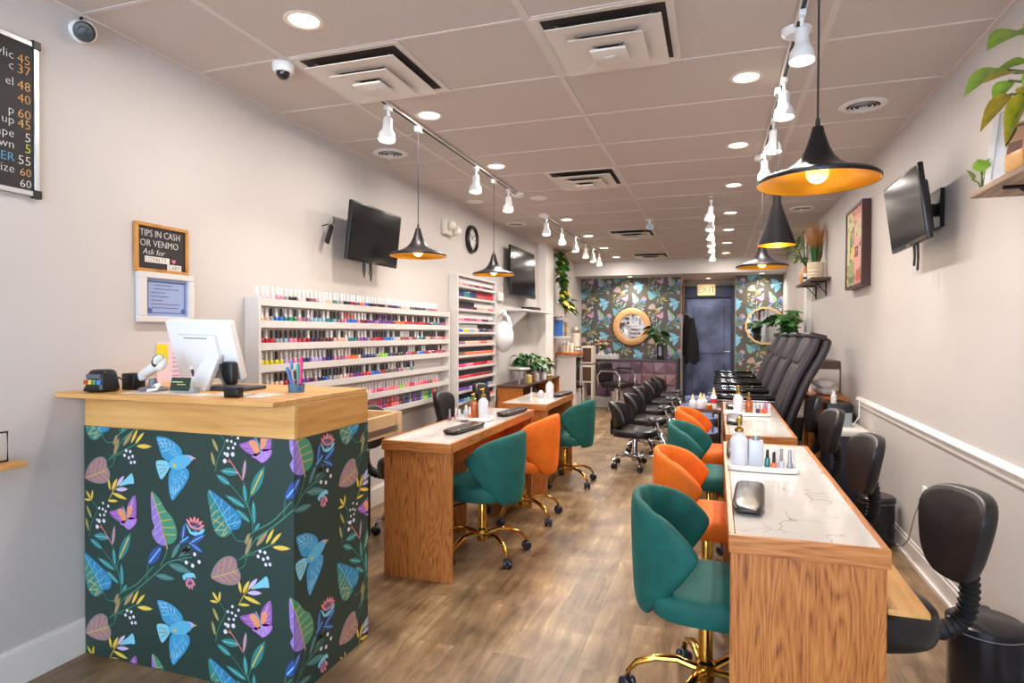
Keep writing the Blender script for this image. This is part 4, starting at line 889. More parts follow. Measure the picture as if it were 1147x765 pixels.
# --- technician chairs
def curved_pad(mb, w0, w1, h, zc, x, th=.055, bow=.05, n=36, ex=3.0):
    """rounded, slightly hollow back pad standing in the y-z plane, wider at the top"""
    lv = [(-1,.86),(-.8,.97),(-.35,1),(.35,1),(.8,.97),(1,.86)]
    vs = []; fs = []
    def ring(d, k):
        out = []
        for i in range(n):
            t = 2*PI*i/n
            c = math.copysign(abs(math.cos(t))**(2/ex), math.cos(t)); s = math.copysign(abs(math.sin(t))**(2/ex), math.sin(t))
            hw = (w0+(w1-w0)*(s+1)/2)/2
            y = c*hw*k; z = s*h/2*k
            out.append((x+d*th/2+bow*(y/(w1/2))**2-.03*(s*k), y, zc+z))
        return out
    for d, k in [(-1,.0),(-1,.5)]+lv+[(1,.5),(1,0)]: vs += ring(d, k)
    L_ = len(lv)+4
    for j in range(L_-1):
        for i in range(n):
            i2 = (i+1) % n; fs.append((j*n+i, j*n+i2, (j+1)*n+i2, (j+1)*n+i))
    return mb.add(vs, fs)
def make_tech(metal, nm='technician_chair'):
    t = thing(nm, 'x', 'chair', (0,0,0), group='black technician chairs')
    pad(MB(), .225, .225, .375, .49, ex=2.6, crown=.012).build('seat', black_leather, t)
    curved_pad(MB(), .22, .36, .31, .685, -.36, th=.06).build('backrest', black_leather, t, smooth=60)
    pts = []; rr = []
    ctrl = [(-.375,.60),(-.388,.53),(-.388,.46),(-.370,.395),(-.315,.358),(-.21,.348),(-.08,.352)]
    fine = smooth_line(ctrl, 10)
    for i, p in enumerate(fine): pts.append((p[0], 0, p[1])); rr.append(.033 if i % 3 == 0 else (.026 if i % 3 == 2 else .031))
    MB().tube(pts, rr, 14).build('bellows_arm', rubber, t)
    MB().b2((-.08,-.07,.35),(.08,.07,.374)).build('seat_plate', black_plastic, t)
    star_base(t, metal, .27, R(20), .125, .355, cm=rubber)
    return t
tech = make_tech(chrome)
place(tech, .45, 2.34, R(198), 'black task chair nearest the camera at the right foreground table')
place(tech, .40, 3.53, R(192), 'second black task chair along the right wall, before the far bin')
place(tech, .42, 4.68, R(190), 'third black task chair along the right wall, in front of the navy cabinet')
place(tech, .43, 5.66, R(186), 'farthest black task chair on the right, beside the recliners')
place(tech, -2.0, 3.83, R(-3), 'black task chair half hidden behind the reception counter and open drawer')
place(tech, -1.97, 5.0, R(-4), 'black task chair behind the near left table')
place(tech, -1.97, 5.92, R(-4), 'black task chair in front of the narrow polish rack')
# --- drawer pulled out of the counter's back
MB().b2((-1.90,2.392,.853),(-1.522,2.76,.862)).b2((-1.54,2.392,.862),(-1.522,2.76,.957)).b2((-1.90,2.392,.862),(-1.882,2.76,.957)).b2((-1.90,2.742,.855),(-1.50,2.762,.962)).build('drawer', mat('pale_ply',(226,186,138),.5), ct, bevel=.002)
dr_ = [o for o in ct.children if o.name.startswith('drawer')][0]
MB().b2((-1.522,2.40,.872),(-1.512,2.735,.898)).build('drawer_runner', steel, dr_)
p = MB()
for k in range(3): p.b2((-1.86+.02*k, 2.46+.01*k, .863+.016*k), (-1.62+.01*k, 2.70-.02*k, .878+.016*k), k)
o = p.build('paper_stack', [mat('paper_grey',(206,204,206),.7), mat('paper_blue',(130,140,168),.7), mat('paper',(232,224,216),.7)]); tag(o, 'stack of papers lying in the open counter drawer', 'papers')
t = thing('computer_case', 'black computer case on the floor between the counter and left table', 'computer', (-2.36, 3.44, 0), R(90))
MB().rbox((0,0,.22), (.19,.42,.40), .008).build('case_body', mat('case_black',(34,33,36),.4), t)
MB().b2((.0955,-.16,.06),(.099,.16,.12)).b2((.0955,-.16,.18),(.098,.16,.19)).build('front_grille', black_gloss, t)
for sx in (-.07,.07):
    for sy in (-.17,.17): MB().cyl((sx,sy,0),(sx,sy,.022), .016, n=10).build('foot', rubber, t)
# --- things on the manicure tables
def armrest(lb, x, y, rz):
    y += .02
    t = thing('arm_rest', lb, 'arm rest', (x, y, TZ+.0005), rz, group='black hand rest cushions')
    m = MB(); pad(m, .205, .052, .010, .030, ex=5, crown=.003); m.build('cushion', mat('cushion_black',(46,36,34),.26), t)
    MB().rbox((0,0,.007), (.36,.08,.010), .003).build('base_board', black_plastic, t)
arl = [(.115,2.33,86,'black hand rest cushion at the near end of the large right table'),(.105,3.30,88,'black hand rest cushion behind the white tray of the large right table'),
 (.12,4.44,88,'black hand rest cushion at the near end of the second right table'),(.13,5.32,88,'black hand rest cushion behind the tray on the second right table'),
 (-1.46,3.46,84,'black hand rest cushion nearest on the left table, in front of its tray'),(-1.43,4.30,84,'black hand rest cushion behind the tray on the near left table'),
 (-1.40,5.72,84,'black hand rest cushion on the farther left table')]
for x, y, a, lb in arl: armrest(lb, x, y, R(a))
def tray(lb, x, y, w, d, rz=0, rnd=True):
    t = thing('tray', lb, 'tray', (x, y, TZ+.0005), rz, group='white trays on the manicure tables')
    n = 40; ex = 4 if rnd else 8
    def ring(a, b, z): return [(a*math.copysign(abs(math.cos(q))**(2/ex), math.cos(q)), b*math.copysign(abs(math.sin(q))**(2/ex), math.sin(q)), z) for q in [2*PI*i/n for i in range(n)]]
    lv = [(w/2-.01,d/2-.01,0),(w/2,d/2,.004),(w/2,d/2,.022),(w/2-.003,d/2-.003,.025),(w/2-.012,d/2-.012,.024),(w/2-.014,d/2-.014,.012),(w/2-.03,d/2-.03,.011)]
    vs = []; fs = []
    for a, b, z in lv: vs += ring(a, b, z)
    for j in range(len(lv)-1):
        for i in range(n):
            i2 = (i+1) % n; fs.append((j*n+i, j*n+i2, (j+1)*n+i2, (j+1)*n+i))
    fs += [list(range(n))[::-1], [(len(lv)-1)*n+i for i in range(n)]]
    MB().add(vs, fs).build('tray_body', mat('tray_white',(240,236,232),.2), t)
tray('white rounded tray of bottles on the large right table', .195, 2.90, .29, .13)
tray('white rounded tray of bottles on the second right table', .215, 4.83, .33, .16)
tray('white tray of bottles on the near left table', -1.57, 3.92, .26, .17)
TT = TZ+.0125
milky = mat('milky_plastic',(232,232,240),.25, trans=.1); amber = mat('amber_glass',(170,84,22),.12, coat=.5); frost = mat('frosted_grey',(200,204,214),.25)
def pump(lb, x, y, z, k=1.0, body=milky, top=brass, r=.031, h=.115):
    t = thing('pump_bottle', lb, 'bottle', (x,y,z)); r *= k; h *= k
    MB().lathe([(.001,0),(r*.96,0),(r,.004),(r*1.02,h*.8),(r*.9,h*.9),(r*.45,h*1.05),(r*.42,h*1.12)], 24).build('bottle_body', body, t)
    MB().lathe([(r*.5,h*1.1),(r*.52,h*1.2),(r*.3,h*1.24),(r*.16,h*1.26),(r*.16,h*1.45),(r*.3,h*1.46),(r*.28,h*1.56),(.001,h*1.58)], 16).cyl((0,0,h*1.5),(-.012,-r*.95,h*1.47), .005*k, n=8).build('pump_head', top, t)
def jar(lb, x, y, z, w, h, body, cap=None, caph=.03, kind='nail bottle', nm='nail_bottle', sq=False, cr=.55):
    t = thing(nm, lb, kind, (x,y,z))
    if sq: MB().rbox((0,0,h/2), (w,w*.8,h), w*.12).build('bottle_body', body, t)
    else: MB().lathe([(.001,0),(w/2,0),(w/2,h*.8),(w*.38,h),(w*.2,h*1.02)], 16).build('bottle_body', body, t)
    if cap: MB().lathe([(w/2*cr,h),(w/2*cr*1.04,h+caph*.1),(w/2*cr*.82,h+caph),(.001,h+caph*1.02)], 14).build('cap', cap, t)
P_ = lambda k: polish[k]
# right foreground tray
pump('white pump bottle with gold pump on the large right table tray', .098, 2.905, TT, 1.2)
jar('square frosted bottle with a clip lid beside the gold pump bottle', .168, 2.91, TT, .06, .12, frost, steel, .018, 'bottle', 'square_bottle', True, .7)
jar('small teal bottle with white and black top on the large right tray', .215, 2.90, TT, .024, .045, P_('teal'), cap_black, .035)
jar('small orange polish bottle with dark cap on the large right tray', .239, 2.875, TT, .026, .03, P_('orange'), cap_black, .045)
jar('clear grey topcoat bottle with tall grey cap on the large right tray', .270, 2.885, TT, .027, .036, frost, mat('cap_grey',(150,150,158),.3), .055)
jar('rear white capped bottle standing behind the orange one, large right tray', .250, 2.925, TT, .026, .038, polish['white'], cap_white, .05)
jar('silver capped grey bottle, right end of the large right tray', .303, 2.89, TT, .026, .03, polish['grey'], mat('cap_silver',(176,178,186),.25,.6), .055)
jar('white bottle at the far right end of the large right tray', .318, 2.925, TT, .024, .035, polish['white'], cap_white, .05)
# second right table
pump('white pump bottle with gold pump on the second right table', .155, 4.84, TT, 1.12)
pump('amber pump bottle on the tray of the second right table', .228, 4.84, TT, .85, amber, brass)
for i, (c, cp, lb) in enumerate((('white','white','white nail bottle beside the amber bottle on the second right table'),('navy','white','dark blue nail bottle with white cap, second right table'),('orange','white','orange nail bottle with white cap, second right table'),('orange','purple','orange nail bottle with magenta cap on the second right table'),('pale pink','white','pale pink nail bottle at the right end of the second right tray'))):
    jar(lb, .265+.026*i, 4.845+.012*(i % 2), TT, .025, .034, P_(c), cap_white if cp == 'white' else mat('cap_magenta',(206,80,206),.3), .045)
# near left table
pump('white pump bottle with gold pump on the near left table tray', -1.52, 3.95, TT, 1.15)
pump('amber pump bottle on the near left table tray', -1.588, 3.95, TT, .95, amber, brass)
jar('orange polish bottle with white cap in front of the amber bottle, left tray', -1.588, 3.87, TT, .026, .032, P_('orange'), cap_white, .05)
jar('white cylinder bottle in the middle of the near left tray', -1.627, 3.90, TT, .034, .06, frost, cap_white, .03)
jar('clear square jar with green label on the near left tray', -1.652, 3.955, TT, .034, .05, polish['sky blue'], mat('cap_green',(70,130,90),.4), .03)
jar('short pale bottle near the left end of the near left tray', -1.662, 3.865, TT, .03, .035, frost, cap_white, .03)
jar('pink polish bottle standing left of the near left tray', -1.715, 3.93, TZ+.0005, .026, .03, P_('pink'), cap_white, .045)
jar('grey polish bottle standing left of the pink one on the left table', -1.732, 3.86, TZ+.0005, .026, .03, P_('mauve'), mat('cap_grey',(150,150,158),.3), .045)
t = thing('nail_clip', 'tiny dark nail file clip lying on the near left tray edge', 'tool', (-1.60, 3.80, TZ+.001), R(12)); MB().rbox((0,0,.006), (.05,.014,.01), .003).build('clip_body', black_plastic, t); MB().rbox((.02,0,.014),(.02,.01,.006),.002).build('clip_lever', steel, t)
# far left table
pump('white pump bottle with gold pump on the farther left table', -1.46, 5.50, TZ+.0005, 1.2)
jar('square pale blue jar on the farther left table', -1.545, 5.50, TZ+.0005, .05, .05, frost, cap_white, .014, 'jar', 'square_jar', True, .8)
jar('white polish bottle with grey cap at the left of the farther left table', -1.645, 5.53, TZ+.0005, .032, .04, polish['white'], mat('cap_grey',(150,150,158),.3), .05)
jar('dark capped bottle between white bottle and blue jar, farther left table', -1.60, 5.52, TZ+.0005, .03, .036, P_('nude'), cap_black, .04)
# ------------------------------------------------------------------ things on the walls
WALL_TXT = (R(90), 0, R(90))           # lettering that faces into the room from the left wall
chalk_w = mat('chalk_white',(226,222,216),.8); chalk_o = mat('chalk_orange',(222,170,104),.8); chalk_y = mat('chalk_yellow',(216,216,70),.8); chalk_b = mat('chalk_blue',(96,172,222),.8)
board_m = mat('chalkboard',(34,30,34),.6, var=.12, vscale=5)
t = thing('price_board', 'black chalkboard price list with aluminium frame high on the left wall', 'chalkboard', (XL+.002, 0, 0))
MB().b2((0,.80,1.90),(.012,1.70,2.465)).build('board', board_m, t)
MB().b2((0,.79,1.884),(.018,1.712,1.904)).b2((0,.79,2.46),(.018,1.712,2.48)).b2((0,1.692,1.904),(.018,1.712,2.46)).b2((0,.79,1.904),(.018,.81,2.46)).build('frame', alum, t, bevel=.002)
for z in (1.893, 2.471): MB().b2((-.001,1.686,z-.016),(.022,1.718,z+.016)).build('corner_cap', black_plastic, t, bevel=.003)
lines = [(2.383,'ylic','45',chalk_w,chalk_o),(2.343,'c','37',chalk_w,chalk_o),(2.283,'el','48',chalk_w,chalk_o),(2.233,'','40',chalk_w,chalk_o),(2.175,'p','60',chalk_w,chalk_o),(2.137,'up','45',chalk_w,chalk_o),
 (2.088,'ape','5',chalk_w,chalk_w),(2.046,'own','5',chalk_w,chalk_y),(1.998,'DER','55',chalk_b,chalk_w),(1.955,'aloize','60',chalk_w,chalk_o),(1.912,'','60',chalk_w,chalk_w)]
for z, a, n, ca, cn in lines:
    text_curve(n, .044 if z < 1.96 else .050, 'chalk_price', cn, t, (.0125, 1.684, z), WALL_TXT, align='RIGHT')
    if a: text_curve(a, .046, 'chalk_word', ca, t, (.0125, 1.624, z+.004), WALL_TXT, align='RIGHT')
# tips sign
t = thing('tips_sign', 'small wood framed chalkboard about tips, above the framed certificate', 'sign', (XL+.002, 0, 0))
y0, y1, z0, z1 = 2.128, 2.425, 1.640, 1.868
MB().b2((0,y0+.01,z0+.01),(.012,y1-.01,z1-.01)).build('board', board_m, t)
MB().b2((0,y0,z0),(.02,y1,z0+.016)).b2((0,y0,z1-.016),(.02,y1,z1)).b2((0,y0,z0+.016),(.02,y0+.016,z1-.016)).b2((0,y1-.016,z0+.016),(.02,y1,z1-.016)).build('frame', wood('frame_oak',(150,92,36),(190,128,58),(206,146,74),(1,.1,.1),40,.4), t, bevel=.002)
text_curve('TIPS IN CASH', .046, 'chalk_text', chalk_w, t, (.0125, y0+.026, 1.806), WALL_TXT, sx=.82)
text_curve('OR VENMO', .046, 'chalk_text', chalk_w, t, (.0125, y0+.026, 1.760), WALL_TXT, sx=.9)
text_curve('Ask for', .040, 'chalk_text', chalk_w, t, (.0125, y0+.04, 1.722), WALL_TXT, shear=.2)
for yy, z, w in ((y0+.052, 1.686, .135),(y0+.175, 1.657, .082)): MB().b2((.0121,yy,z),(.0128,yy+w,z+.028)).build('paper_strip', mat('paper',(232,224,216),.7), t)
text_curve('LOYALTY', .030, 'strip_text', mat('ink_black',(30,28,30),.7), t, (.013, y0+.056, 1.690), WALL_TXT, sx=.9)
text_curve('CARD', .030, 'strip_text', mat('ink_black',(30,28,30),.7), t, (.013, y0+.180, 1.661), WALL_TXT, sx=.9)
hp = [(.0,-.011),(.012,.003),(.010,.010),(.005,.011),(0,.006),(-.005,.011),(-.010,.010),(-.012,.003)]
MB().add([(.0128, y0+.212+a, 1.700+b) for a, b in hp], [list(range(8))]).build('chalk_heart', mat('chalk_pink',(230,110,140),.8), t)
# certificate
t = thing('framed_certificate', 'blue certificate in a white frame behind the monitor', 'certificate', (XL+.002, 0, 0))
y0, y1, z0, z1 = 2.138, 2.452, 1.405, 1.640
MB().b2((0,y0,z0),(.028,y1,z0+.028)).b2((0,y0,z1-.028),(.028,y1,z1)).b2((0,y0,z0+.028),(.028,y0+.042,z1-.028)).b2((0,y1-.03,z0+.028),(.028,y1,z1-.028)).build('frame', white_paint, t, bevel=.003)
MB().b2((0,y0+.04,z0+.026),(.010,y1-.028,z1-.026)).build('certificate', mat('cert_blue',(150,166,206),.5), t)
q = MB(); a0, a1, c0, c1 = y0+.056, y1-.044, z0+.042, z1-.040
q.b2((.0101,a0,c0),(.0106,a1,c0+.005)).b2((.0101,a0,c1-.005),(.0106,a1,c1)).b2((.0101,a0,c0),(.0106,a0+.005,c1)).b2((.0101,a1-.005,c0),(.0106,a1,c1))
for yy in (a0+.012, a1-.012): q.add([(.0107, yy+.014*math.cos(k*PI/6), c0+.012+.014*math.sin(k*PI/6)) for k in range(12)], [list(range(12))])
q.build('border', mat('cert_border',(74,96,160),.5), t)
q = MB()
for k, (l, w) in enumerate(((.3,.1),(.26,.14),(.1,.08),(.1,.1),(.1,.06),(.12,.16),(.12,.15))): q.b2((.0101,a0+.01+l*.1,c1-.02-k*.018),(.0106,a0+.01+l*.1+w,c1-.017-k*.018))
q.build('print_lines', mat('cert_ink',(52,64,110),.5), t)
MB().b2((.0275,y0+.03,z0+.02),(.0285,y1-.02,z1-.02)).build('glass_edge', mat('thin_glass',(240,244,250),.03, trans=1), t) if False else None
# wooden ledge at the left frame edge
t = thing('wall_ledge', 'small light wooden wall ledge at the left edge of the picture', 'shelf', (XL, 0, 0))
MB().b2((.001,1.0,.862),(.13,1.585,.88)).build('shelf_board', light_wood_y, t, bevel=.002)
MB().b2((.001,1.2,.80),(.012,1.23,.862)).build('bracket', black_metal, t)
t = thing('picture_stand', 'black wire display stand on the small wooden ledge', 'stand', (XL+.07, 1.5, .8805))
MB().tube([(0,-.1,.004),(0,.055,.004),(0,.055,.11),(0,-.1,.11),(0,-.1,.004)], .004, 8).build('wire_frame', black_metal, t); MB().tube([(0,-.02,.004),(.045,-.02,.004)], .004, 8).tube([(0,-.02,.004),(-.045,-.02,.004)], .004, 8).build('foot', black_metal, t)
# --- screens
def screen_tv(lb, c, w, h, tilt, face, extra=None):
    """face=+1 looks towards +X (left wall), -1 towards -X"""
    t = thing('wall_tv', lb, 'television', c, R(-90) if face < 0 else R(90))
    Mx = Euler((R(tilt),0,0)).to_matrix().to_4x4()
    def B(fn, name, m):
        b = MB(); fn(b); b.v = [Mx @ v for v in b.v]; return b.build(name, m, t, bevel=0)
    B(lambda b: b.rbox((0,.012,0), (w,.028,h), .006), 'bezel', mat('tv_bezel',(20,20,22),.3))
    B(lambda b: b.rbox((0,.04,-.02), (w*.8,.035,h*.7), .012), 'rear_housing', black_plastic)
    B(lambda b: b.b2((-w/2+.014,-.0032,-h/2+.022),(w/2-.014,-.0022,h/2-.014)), 'screen', mat('tv_screen',(16,14,18),.14, spec=.22))
    B(lambda b: b.b2((-.03,-.0032,-h/2+.006),(.03,-.0026,-h/2+.010)), 'logo_strip', mat('badge_grey',(150,156,170),.4))
    wall = abs((XR if face < 0 else XL)-c[0])
    b = MB().b2((-.11,wall-.022,-.10),(.11,wall-.002,.10)).b2((-.03,.05,-.03),(.03,wall-.02,.03)).b2((-.012,.06,-.11),(.012,.09,.11)); b.build('wall_mount', black_metal, t)
    b = MB()
    for dx, l in (extra or ()): b.tube([(dx,.05,-h/2+.03),(dx,.055,-h/2-l*.6),(dx+.01,.05,-h/2-l),(dx+.02,.05,-h/2-l*.5),(dx+.012,.05,-h/2+.02)], .006, 8)
    if b.v: b.build('hanging_cable', black_plastic, t)
    return t
screen_tv('black wall television on the right wall, angled down over the technicians', (.965,3.875,2.025), .655, .385, 7.5, -1, [(.0,.10),(.06,.13)])
screen_tv('black wall television between price sign and clock, left of the first pendant', (-2.375,3.975,2.062), .69, .405, 6.2, 1, [(-.09,.10),(.0,.12)])
screen_tv('larger black wall television over the white shelf past the clock', (-2.43,7.79,2.145), 1.07, .63, -1.5, 1)
t = thing('remote_holder', 'black remote sling hanging at the left of the first wall television', 'remote', (XL+.06, 3.55, 2.02))
MB().rbox((0,0,0), (.02,.035,.14), .006, rot=(R(-24),0,0)).build('remote_body', black_plastic, t); MB().tube([(-.055,0,.06),(-.01,0,.066)], .004, 6).tube([(0,.02,.05),(0,.06,.11),(-.04,.10,.13)], .004, 6).build('cord', black_plastic, t)
# emergency light
t = thing('emergency_light', 'white twin head emergency light left of the wall clock', 'light', (XL-.002, 5.57, 2.39))
MB().rbox((.029,0,0), (.058,.22,.14), .01).build('housing', mat('aged_white',(226,220,204),.4), t)
for dy in (-.05,.075):
    h_ = MB().ball((.085,dy,.015 if dy < 0 else -.02), (.075,.095,.095), 18).build('lamp_head', mat('aged_white',(226,220,204),.4), t)
    MB().ball((.105,dy+.0,.015 if dy < 0 else -.02), (.05,.07,.07), 16).build('lens', mat('lens_clear',(240,240,236),.1), h_)
t = thing('wall_clock', 'round dark framed wall clock with silver face between the two televisions', 'clock', (XL+.001, 6.2, 2.37))
Mx = Euler((0,R(90),0)).to_matrix().to_4x4()
MB().lathe([(.112,.0),(.15,.0),(.152,.02),(.142,.042),(.125,.046),(.114,.034),(.112,.02)], 40, M=Mx, cap=False).build('clock_frame', mat('clock_dark',(48,44,46),.3,.6), t)
f_ = MB().lathe([(.001,0),(.115,0),(.115,.018),(.001,.018)], 36, M=Mx).build('clock_face', mat('clock_silver',(206,206,204),.45,.1), t)
b = MB()
for k in range(12): b.box((.0195, .095*math.sin(k*PI/6), .095*math.cos(k*PI/6)), (.002,.008,.02), 0, rot=(-k*PI/6,0,0))
b.build('hour_marks', mat('ink_black',(30,28,30),.7), f_)
MB().box((.021,.02,.025), (.002,.008,.075), 0, rot=(R(-40),0,0)).build('hour_hand', black_plastic, t); MB().box((.022,-.03,.03), (.002,.006,.10), 0, rot=(R(45),0,0)).build('minute_hand', black_plastic, t)
# --- white shelf under the far tv
t = thing('white_shelf', 'white floating shelf under the larger far television', 'shelf', (XL, 0, 0))
MB().b2((.001,7.35,1.635),(.26,8.8,1.66)).build('shelf_board', white_paint, t, bevel=.002)
for y in (7.45, 8.35):
    MB().add([(.001,y,1.634),(.24,y,1.634),(.24,y,1.60),(.03,y,1.40),(.001,y,1.40)]+[(.001,y+.05,1.634),(.24,y+.05,1.634),(.24,y+.05,1.60),(.03,y+.05,1.40),(.001,y+.05,1.40)],
     [(0,1,2,3,4),(9,8,7,6,5)]+[(i,(i+1)%5,5+(i+1)%5,5+i) for i in range(5)]).build('bracket', white_paint, t)
t = thing('media_box', 'black media player and cables on the white shelf', 'player', (XL+.14, 8.0, 1.6605))
MB().rbox((0,0,.022), (.16,.34,.042), .005).build('box_body', black_plastic, t); MB().tube([(.0,.2,.02),(.03,.26,.03),(0,.34,.02),(-.03,.42,.025)], .012, 8).build('cable', black_plastic, t)
t = thing('red_box', 'small dark red box on the white shelf, behind the media player', 'box', (XL+.07, 8.5, 1.6605)); MB().rbox((0,0,.03), (.1,.2,.06), .004).build('box_body', mat('dark_red_box',(96,40,40),.5), t); MB().b2((-.04,-.08,.0602),(.04,.08,.062)).build('box_lid', mat('lid_grey',(110,100,100),.5), t)
t = thing('wall_router', 'small white router fixed to the wall left of the far television', 'router', (XL+.001, 7.12, 1.80)); MB().rbox((.02,0,0), (.038,.16,.10), .01).build('router_body', white_plastic, t); MB().cyl((.02,.06,.05),(.02,.065,.13), .006, n=8).build('antenna', white_plastic, t)
# --- swing arm hood
t = thing('facial_lamp', 'large white hooded swing arm lamp beside the tall narrow polish rack', 'lamp', (XL, 7.0, 0))
MB().ball((.122,-.05,1.31), (.235,.40,.36), 24, M=Euler((R(32),0,R(6))).to_matrix().to_4x4()).build('hood', mat('hood_white',(240,240,244),.3), t)
MB().tube([(.0,.30,1.60),(.08,.24,1.55),(.14,.16,1.45),(.15,.06,1.40)], .022, 12).tube([(.01,.24,1.62),(.13,-.12,1.62),(.15,-.26,1.585)], .016, 10).build('arm', white_plastic, t)
MB().lathe([(.001,0),(.05,0),(.05,.02),(.03,.035),(.001,.035)], 18, (.001,.30,1.60), M=Mx).build('wall_plate', white_plastic, t)
# --- right wall: framed picture
t = thing('framed_picture', 'pink and green street painting in a deep dark brown frame on the right wall', 'picture', (XR, 0, 0))
y0, y1, z0, z1 = 5.38, 6.02, 1.735, 2.405; d0 = -.065
fm = mat('dark_brown_frame',(70,38,32),.4)
MB().b2((d0,y0,z0),(-.001,y0+.025,z1)).b2((d0,y1-.025,z0),(-.001,y1,z1)).b2((d0,y0+.025,z0),(-.001,y1-.025,z0+.025)).b2((d0,y0+.025,z1-.025),(-.001,y1-.025,z1)).build('frame', fm, t)
cols = [(206,196,150),(204,132,116),(150,156,96),(226,186,90),(110,70,60),(224,160,150),(96,110,80),(190,90,80)]
b = MB(); b.b2((-.055,y0+.02,z0+.02),(-.05,y1-.02,z1-.02), 0)
W_, H_ = y1-y0-.05, z1-z0-.05
def qd(a0,a1,c0,c1,m,lift): b.b2((-.0552-lift,y1-.025-a1*W_,z0+.025+c0*H_),(-.055,y1-.025-a0*W_,z0+.025+c1*H_), m)
for a in ((.45,1,0,1,1,.0004),(0,.5,.02,.3,2,.0006),(.05,.2,.3,.95,0,.0006),(.5,.9,.1,.9,5,.0008),(.55,.72,.62,.8,0,.001),(.78,.92,.6,.84,0,.001),(.52,.75,.36,.5,4,.001),(.3,.5,.35,.52,3,.001),(.62,.9,.05,.2,7,.001),(.2,.35,.32,.75,6,.0008),(.38,.44,.5,.8,4,.0009),(.1,.45,.04,.12,6,.001)): qd(*a)
r5 = random.Random(21)
for k in range(70):
    a = r5.uniform(0,.92); c = r5.uniform(0,.94); qd(a, a+r5.uniform(.02,.09), c, c+r5.uniform(.015,.07), r5.choice((1,5,7,1,5,4,0) if a > .45 else (2,0,6,2,3)), .0012+.00001*k)
b.build('painting', [mat('paint_%d'%i, c, .6) for i, c in enumerate(cols)], t, smooth=0)
# outlet
t = thing('wall_outlet', 'white power outlet low on the right wall with a cord to the floor', 'outlet', (XR-.001, 4.01, .44))
MB().rbox((-.004,0,0), (.008,.075,.118), .003).build('cover_plate', white_plastic, t)
MB().b2((-.0095,-.014,.010),(-.008,.014,.036)).b2((-.0095,-.014,-.036),(-.008,.014,-.010)).build('socket', mat('socket_grey',(190,186,182),.5), t)
MB().rbox((-.02,0,-.022), (.024,.03,.03), .005).tube([(-.03,0,-.03),(-.05,.02,-.12),(-.05,.12,-.28),(-.045,.25,-.36),(-.05,.36,-.40),(-.06,.42,-.425)], .004, 8).build('plug_cord', mat('cord_grey',(150,146,142),.5), t)
# --- right near shelf
def wall_shelf(lb, y0, y1, z, d, m, hooks):
    t = thing('bracket_shelf', lb, 'shelf', (XR, 0, 0))
    MB().b2((-d,y0,z-.022),(-.001,y1,z)).build('shelf_board', m, t, bevel=.002)
    for y in hooks: MB().tube([(-.006,y,z-.18),(-.006,y,z-.03),(-.02,y,z-.0275),(-d+.03,y,z-.0275)], .007, 8).tube([(-.008,y,z-.15),(-.05,y,z-.10),(-d*.5,y,z-.05),(-d*.62,y,z-.03)], .005, 8).build('iron_bracket', black_metal, t)
    return t
wall_shelf('pale rustic wooden shelf with black brackets at the upper right edge', 1.9, 2.81, 1.902, .205, rustic_wood, (2.05, 2.60))
wall_shelf('dark wooden shelf with two black brackets farther along the right wall', 7.12, 8.42, 1.952, .19, brown_wood, (7.4, 8.1))
# leaves ------------------------------------------------------------
def leaf(mb, base, d, l, w, droop=.3, m=0, heart=True, roll=0, fold=.12):
    d = Vector(d).normalized(); side = d.cross(Vector((0,0,1)))
    if side.length < .05: side = Vector((1,0,0))
    side.normalize(); up = side.cross(d).normalized()
    if roll: q = Matrix.Rotation(roll, 3, d); side = q @ side; up = q @ up
    prof = [(0,.12),(.06,.55),(.18,.92),(.36,1),(.58,.82),(.8,.45),(1,.02)] if heart else [(0,.05),(.12,.4),(.3,.85),(.5,1),(.7,.8),(.88,.4),(1,.02)]
    vs = []
    for t_, k in prof:
        c = Vector(base)+d*(l*t_)-Vector((0,0,1))*(droop*l*t_*t_)
        for s in (-1, 0, 1):
            vs.append(c+side*(s*k*w/2)+up*(abs(s)*k*w*fold))
    fs = []
    for j in range(len(prof)-1):
        for s in (0, 1): fs.append((j*3+s, j*3+s+1, (j+1)*3+s+1, (j+1)*3+s))
    mb.add(vs, fs, m)
def bush(mb, stems, c, n, r, h, l, w, rr, droop=.5, m=(0,), heart=True, up=.35, thick=.004):
    for i in range(n):
        a = rr.uniform(0, 2*PI); k = math.sqrt(rr.random()); z = h*rr.uniform(.25, 1)
        p = Vector((c[0]+r*k*math.cos(a), c[1]+r*k*math.sin(a), c[2]+z))
        b0 = Vector((c[0]+.15*r*math.cos(a), c[1]+.15*r*math.sin(a), c[2]))
        stems.tube([b0, b0.lerp(p, .5)+Vector((0,0,.2*h)), p], thick, 5)
        leaf(mb, p, (math.cos(a), math.sin(a), rr.uniform(-.2, up)), l*rr.uniform(.7, 1.15), w*rr.uniform(.7, 1.15), droop, rr.choice(m), heart, rr.uniform(-.6,.6))
rr = random.Random(3)
SH = 1.9025
